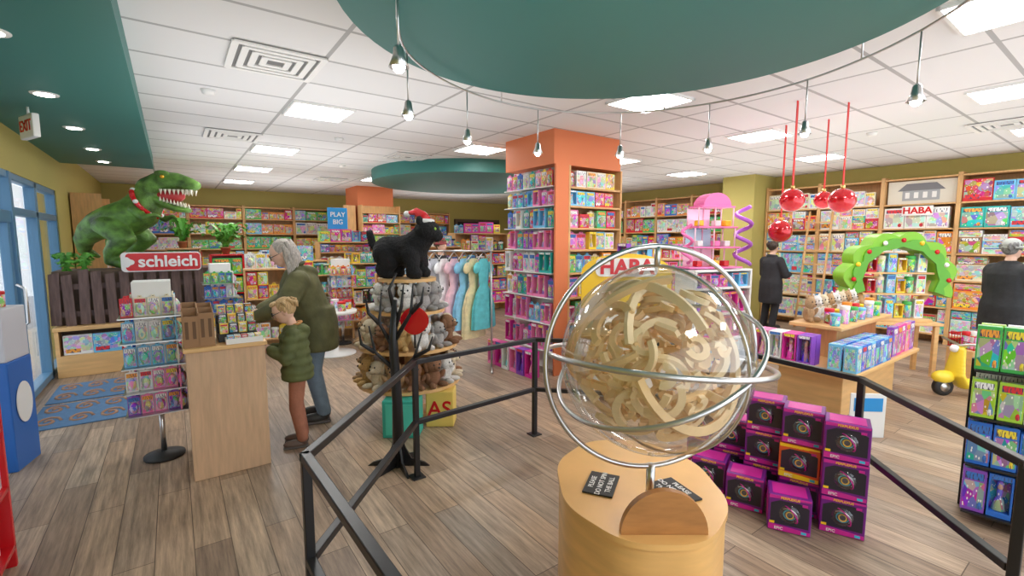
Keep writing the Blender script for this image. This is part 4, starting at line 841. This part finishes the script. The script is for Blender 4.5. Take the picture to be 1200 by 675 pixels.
    b.tube([L(.09*math.sin(a),-.06*math.cos(a)+.01,1.455+.01*(1-math.cos(a))) for a in[j*2*math.pi/14 for j in range(14)]],.03*k,CM,8,closed=True)
    if hood: b.limb([(L(-.07,.1,1.42),.05*k),(L(0,.13,1.38),.065*k),(L(.07,.1,1.42),.05*k)],CM,4)
    finish(remesh(b,.014,2),CM,'coat',P,puff)
    if hood: MB().tube([L(.075*math.sin(a),.06-.045*math.cos(a),1.475+.012*(1-math.cos(a))) for a in[j*2*math.pi/16 for j in range(16)]],.016*k,hood,8,closed=True).obj('hood_lining',P)
    PM=M('trousers%s'%str(pants),pants,.85,var=.15,vscale=12,bump=.3); b=MB(); b.limb([(L(0,0,.93),t(.16,.12)),(L(0,0,.86),t(.16,.12))],PM,3)
    for sd in(-1,1): b.limb([(L(sd*.09,0,.86),.1*k),(Vector((sd*.1,-.03-kneebend,.5))*k,.08*k),(Vector((sd*.1,.03,.11))*k,.066*k)],PM,12)
    finish(remesh(b,.014,2),PM,'trousers',P)
    SM=M('shoe%s'%str(shoe),shoe,.5); 
    for sd in(-1,1):
        t_=MB(); t_.sph((sd*.105*k,-.055*k,.05*k),(.05*k,.135*k,.048*k),SM,14); t_.box((sd*.105*k,-.05*k,.014*k),(.095*k,.27*k,.028*k),M('sole',(.12,.1,.09),.7),.012); t_.sph((sd*.105*k,.03*k,.09*k),(.05*k,.06*k,.06*k),SM,12); t_.obj('shoe',P)
    return P
person('woman in olive coat with long grey hair bending over',(1.08,4.72,0),rad(-100),1.74,lean=19,arms=[((-.3,-.26,1.14),(-.16,-.46,1.06)),((.3,-.26,1.14),(.14,-.48,1.04))],coat=(.12,.115,.045),pants=(.17,.23,.29),shoe=(.04,.035,.03),hair='long',hc=(.5,.45,.41),hp=16,vox=.008,coatlen=.24,glasses=True,hood=M('coat_hood',(.085,.08,.035),.8),kneebend=.02,bulk=1.22)
person('small blond boy in green puffer jacket and rust trousers',(.8,4.22,0),rad(-104),1.2,lean=4,arms=[((-.24,-.1,1.12),(-.06,-.27,1.2)),((.24,-.1,1.12),(.05,-.28,1.2))],coat=(.12,.14,.05),pants=(.4,.16,.1),shoe=(.15,.1,.08),hair='short',hc=(.6,.4,.2),hp=22,vox=.007,coatlen=.1,hs_=1.25,glasses=True,hood=M('orange_lining',(.6,.29,.1),.8),bulk=1.12,puff=.012)
person('person in long black coat browsing the wall shelves',(9.45,4.45,0),rad(75),1.66,arms=[((-.25,-.08,1.1),(-.15,-.3,1.1)),((.25,-.08,1.1),(.15,-.3,1.1))],coat=(.02,.02,.026),pants=(.02,.02,.025),hair='short',hc=(.06,.04,.03),coatlen=.4,bulk=1.15)
person('person in smooth black coat and grey hat facing shelves',(8.5,1.12,0),rad(60),1.68,arms=[((-.25,-.08,1.1),(-.15,-.3,1.1)),((.25,-.08,1.1),(.15,-.3,1.1))],coat=(.02,.022,.026),pants=(.02,.02,.025),hair='short',hc=(.2,.2,.2),coatlen=.35,hat=M('grey_knit',(.45,.47,.45),.9,bump=.5),bulk=1.35)
person('person in black jacket and knit hat behind dresses',(3.75,7.3,0),rad(20),1.7,coat=(.02,.02,.025),hair='short',hc=(.15,.1,.06),hat=M('red_knit',(.3,.06,.07),.9))
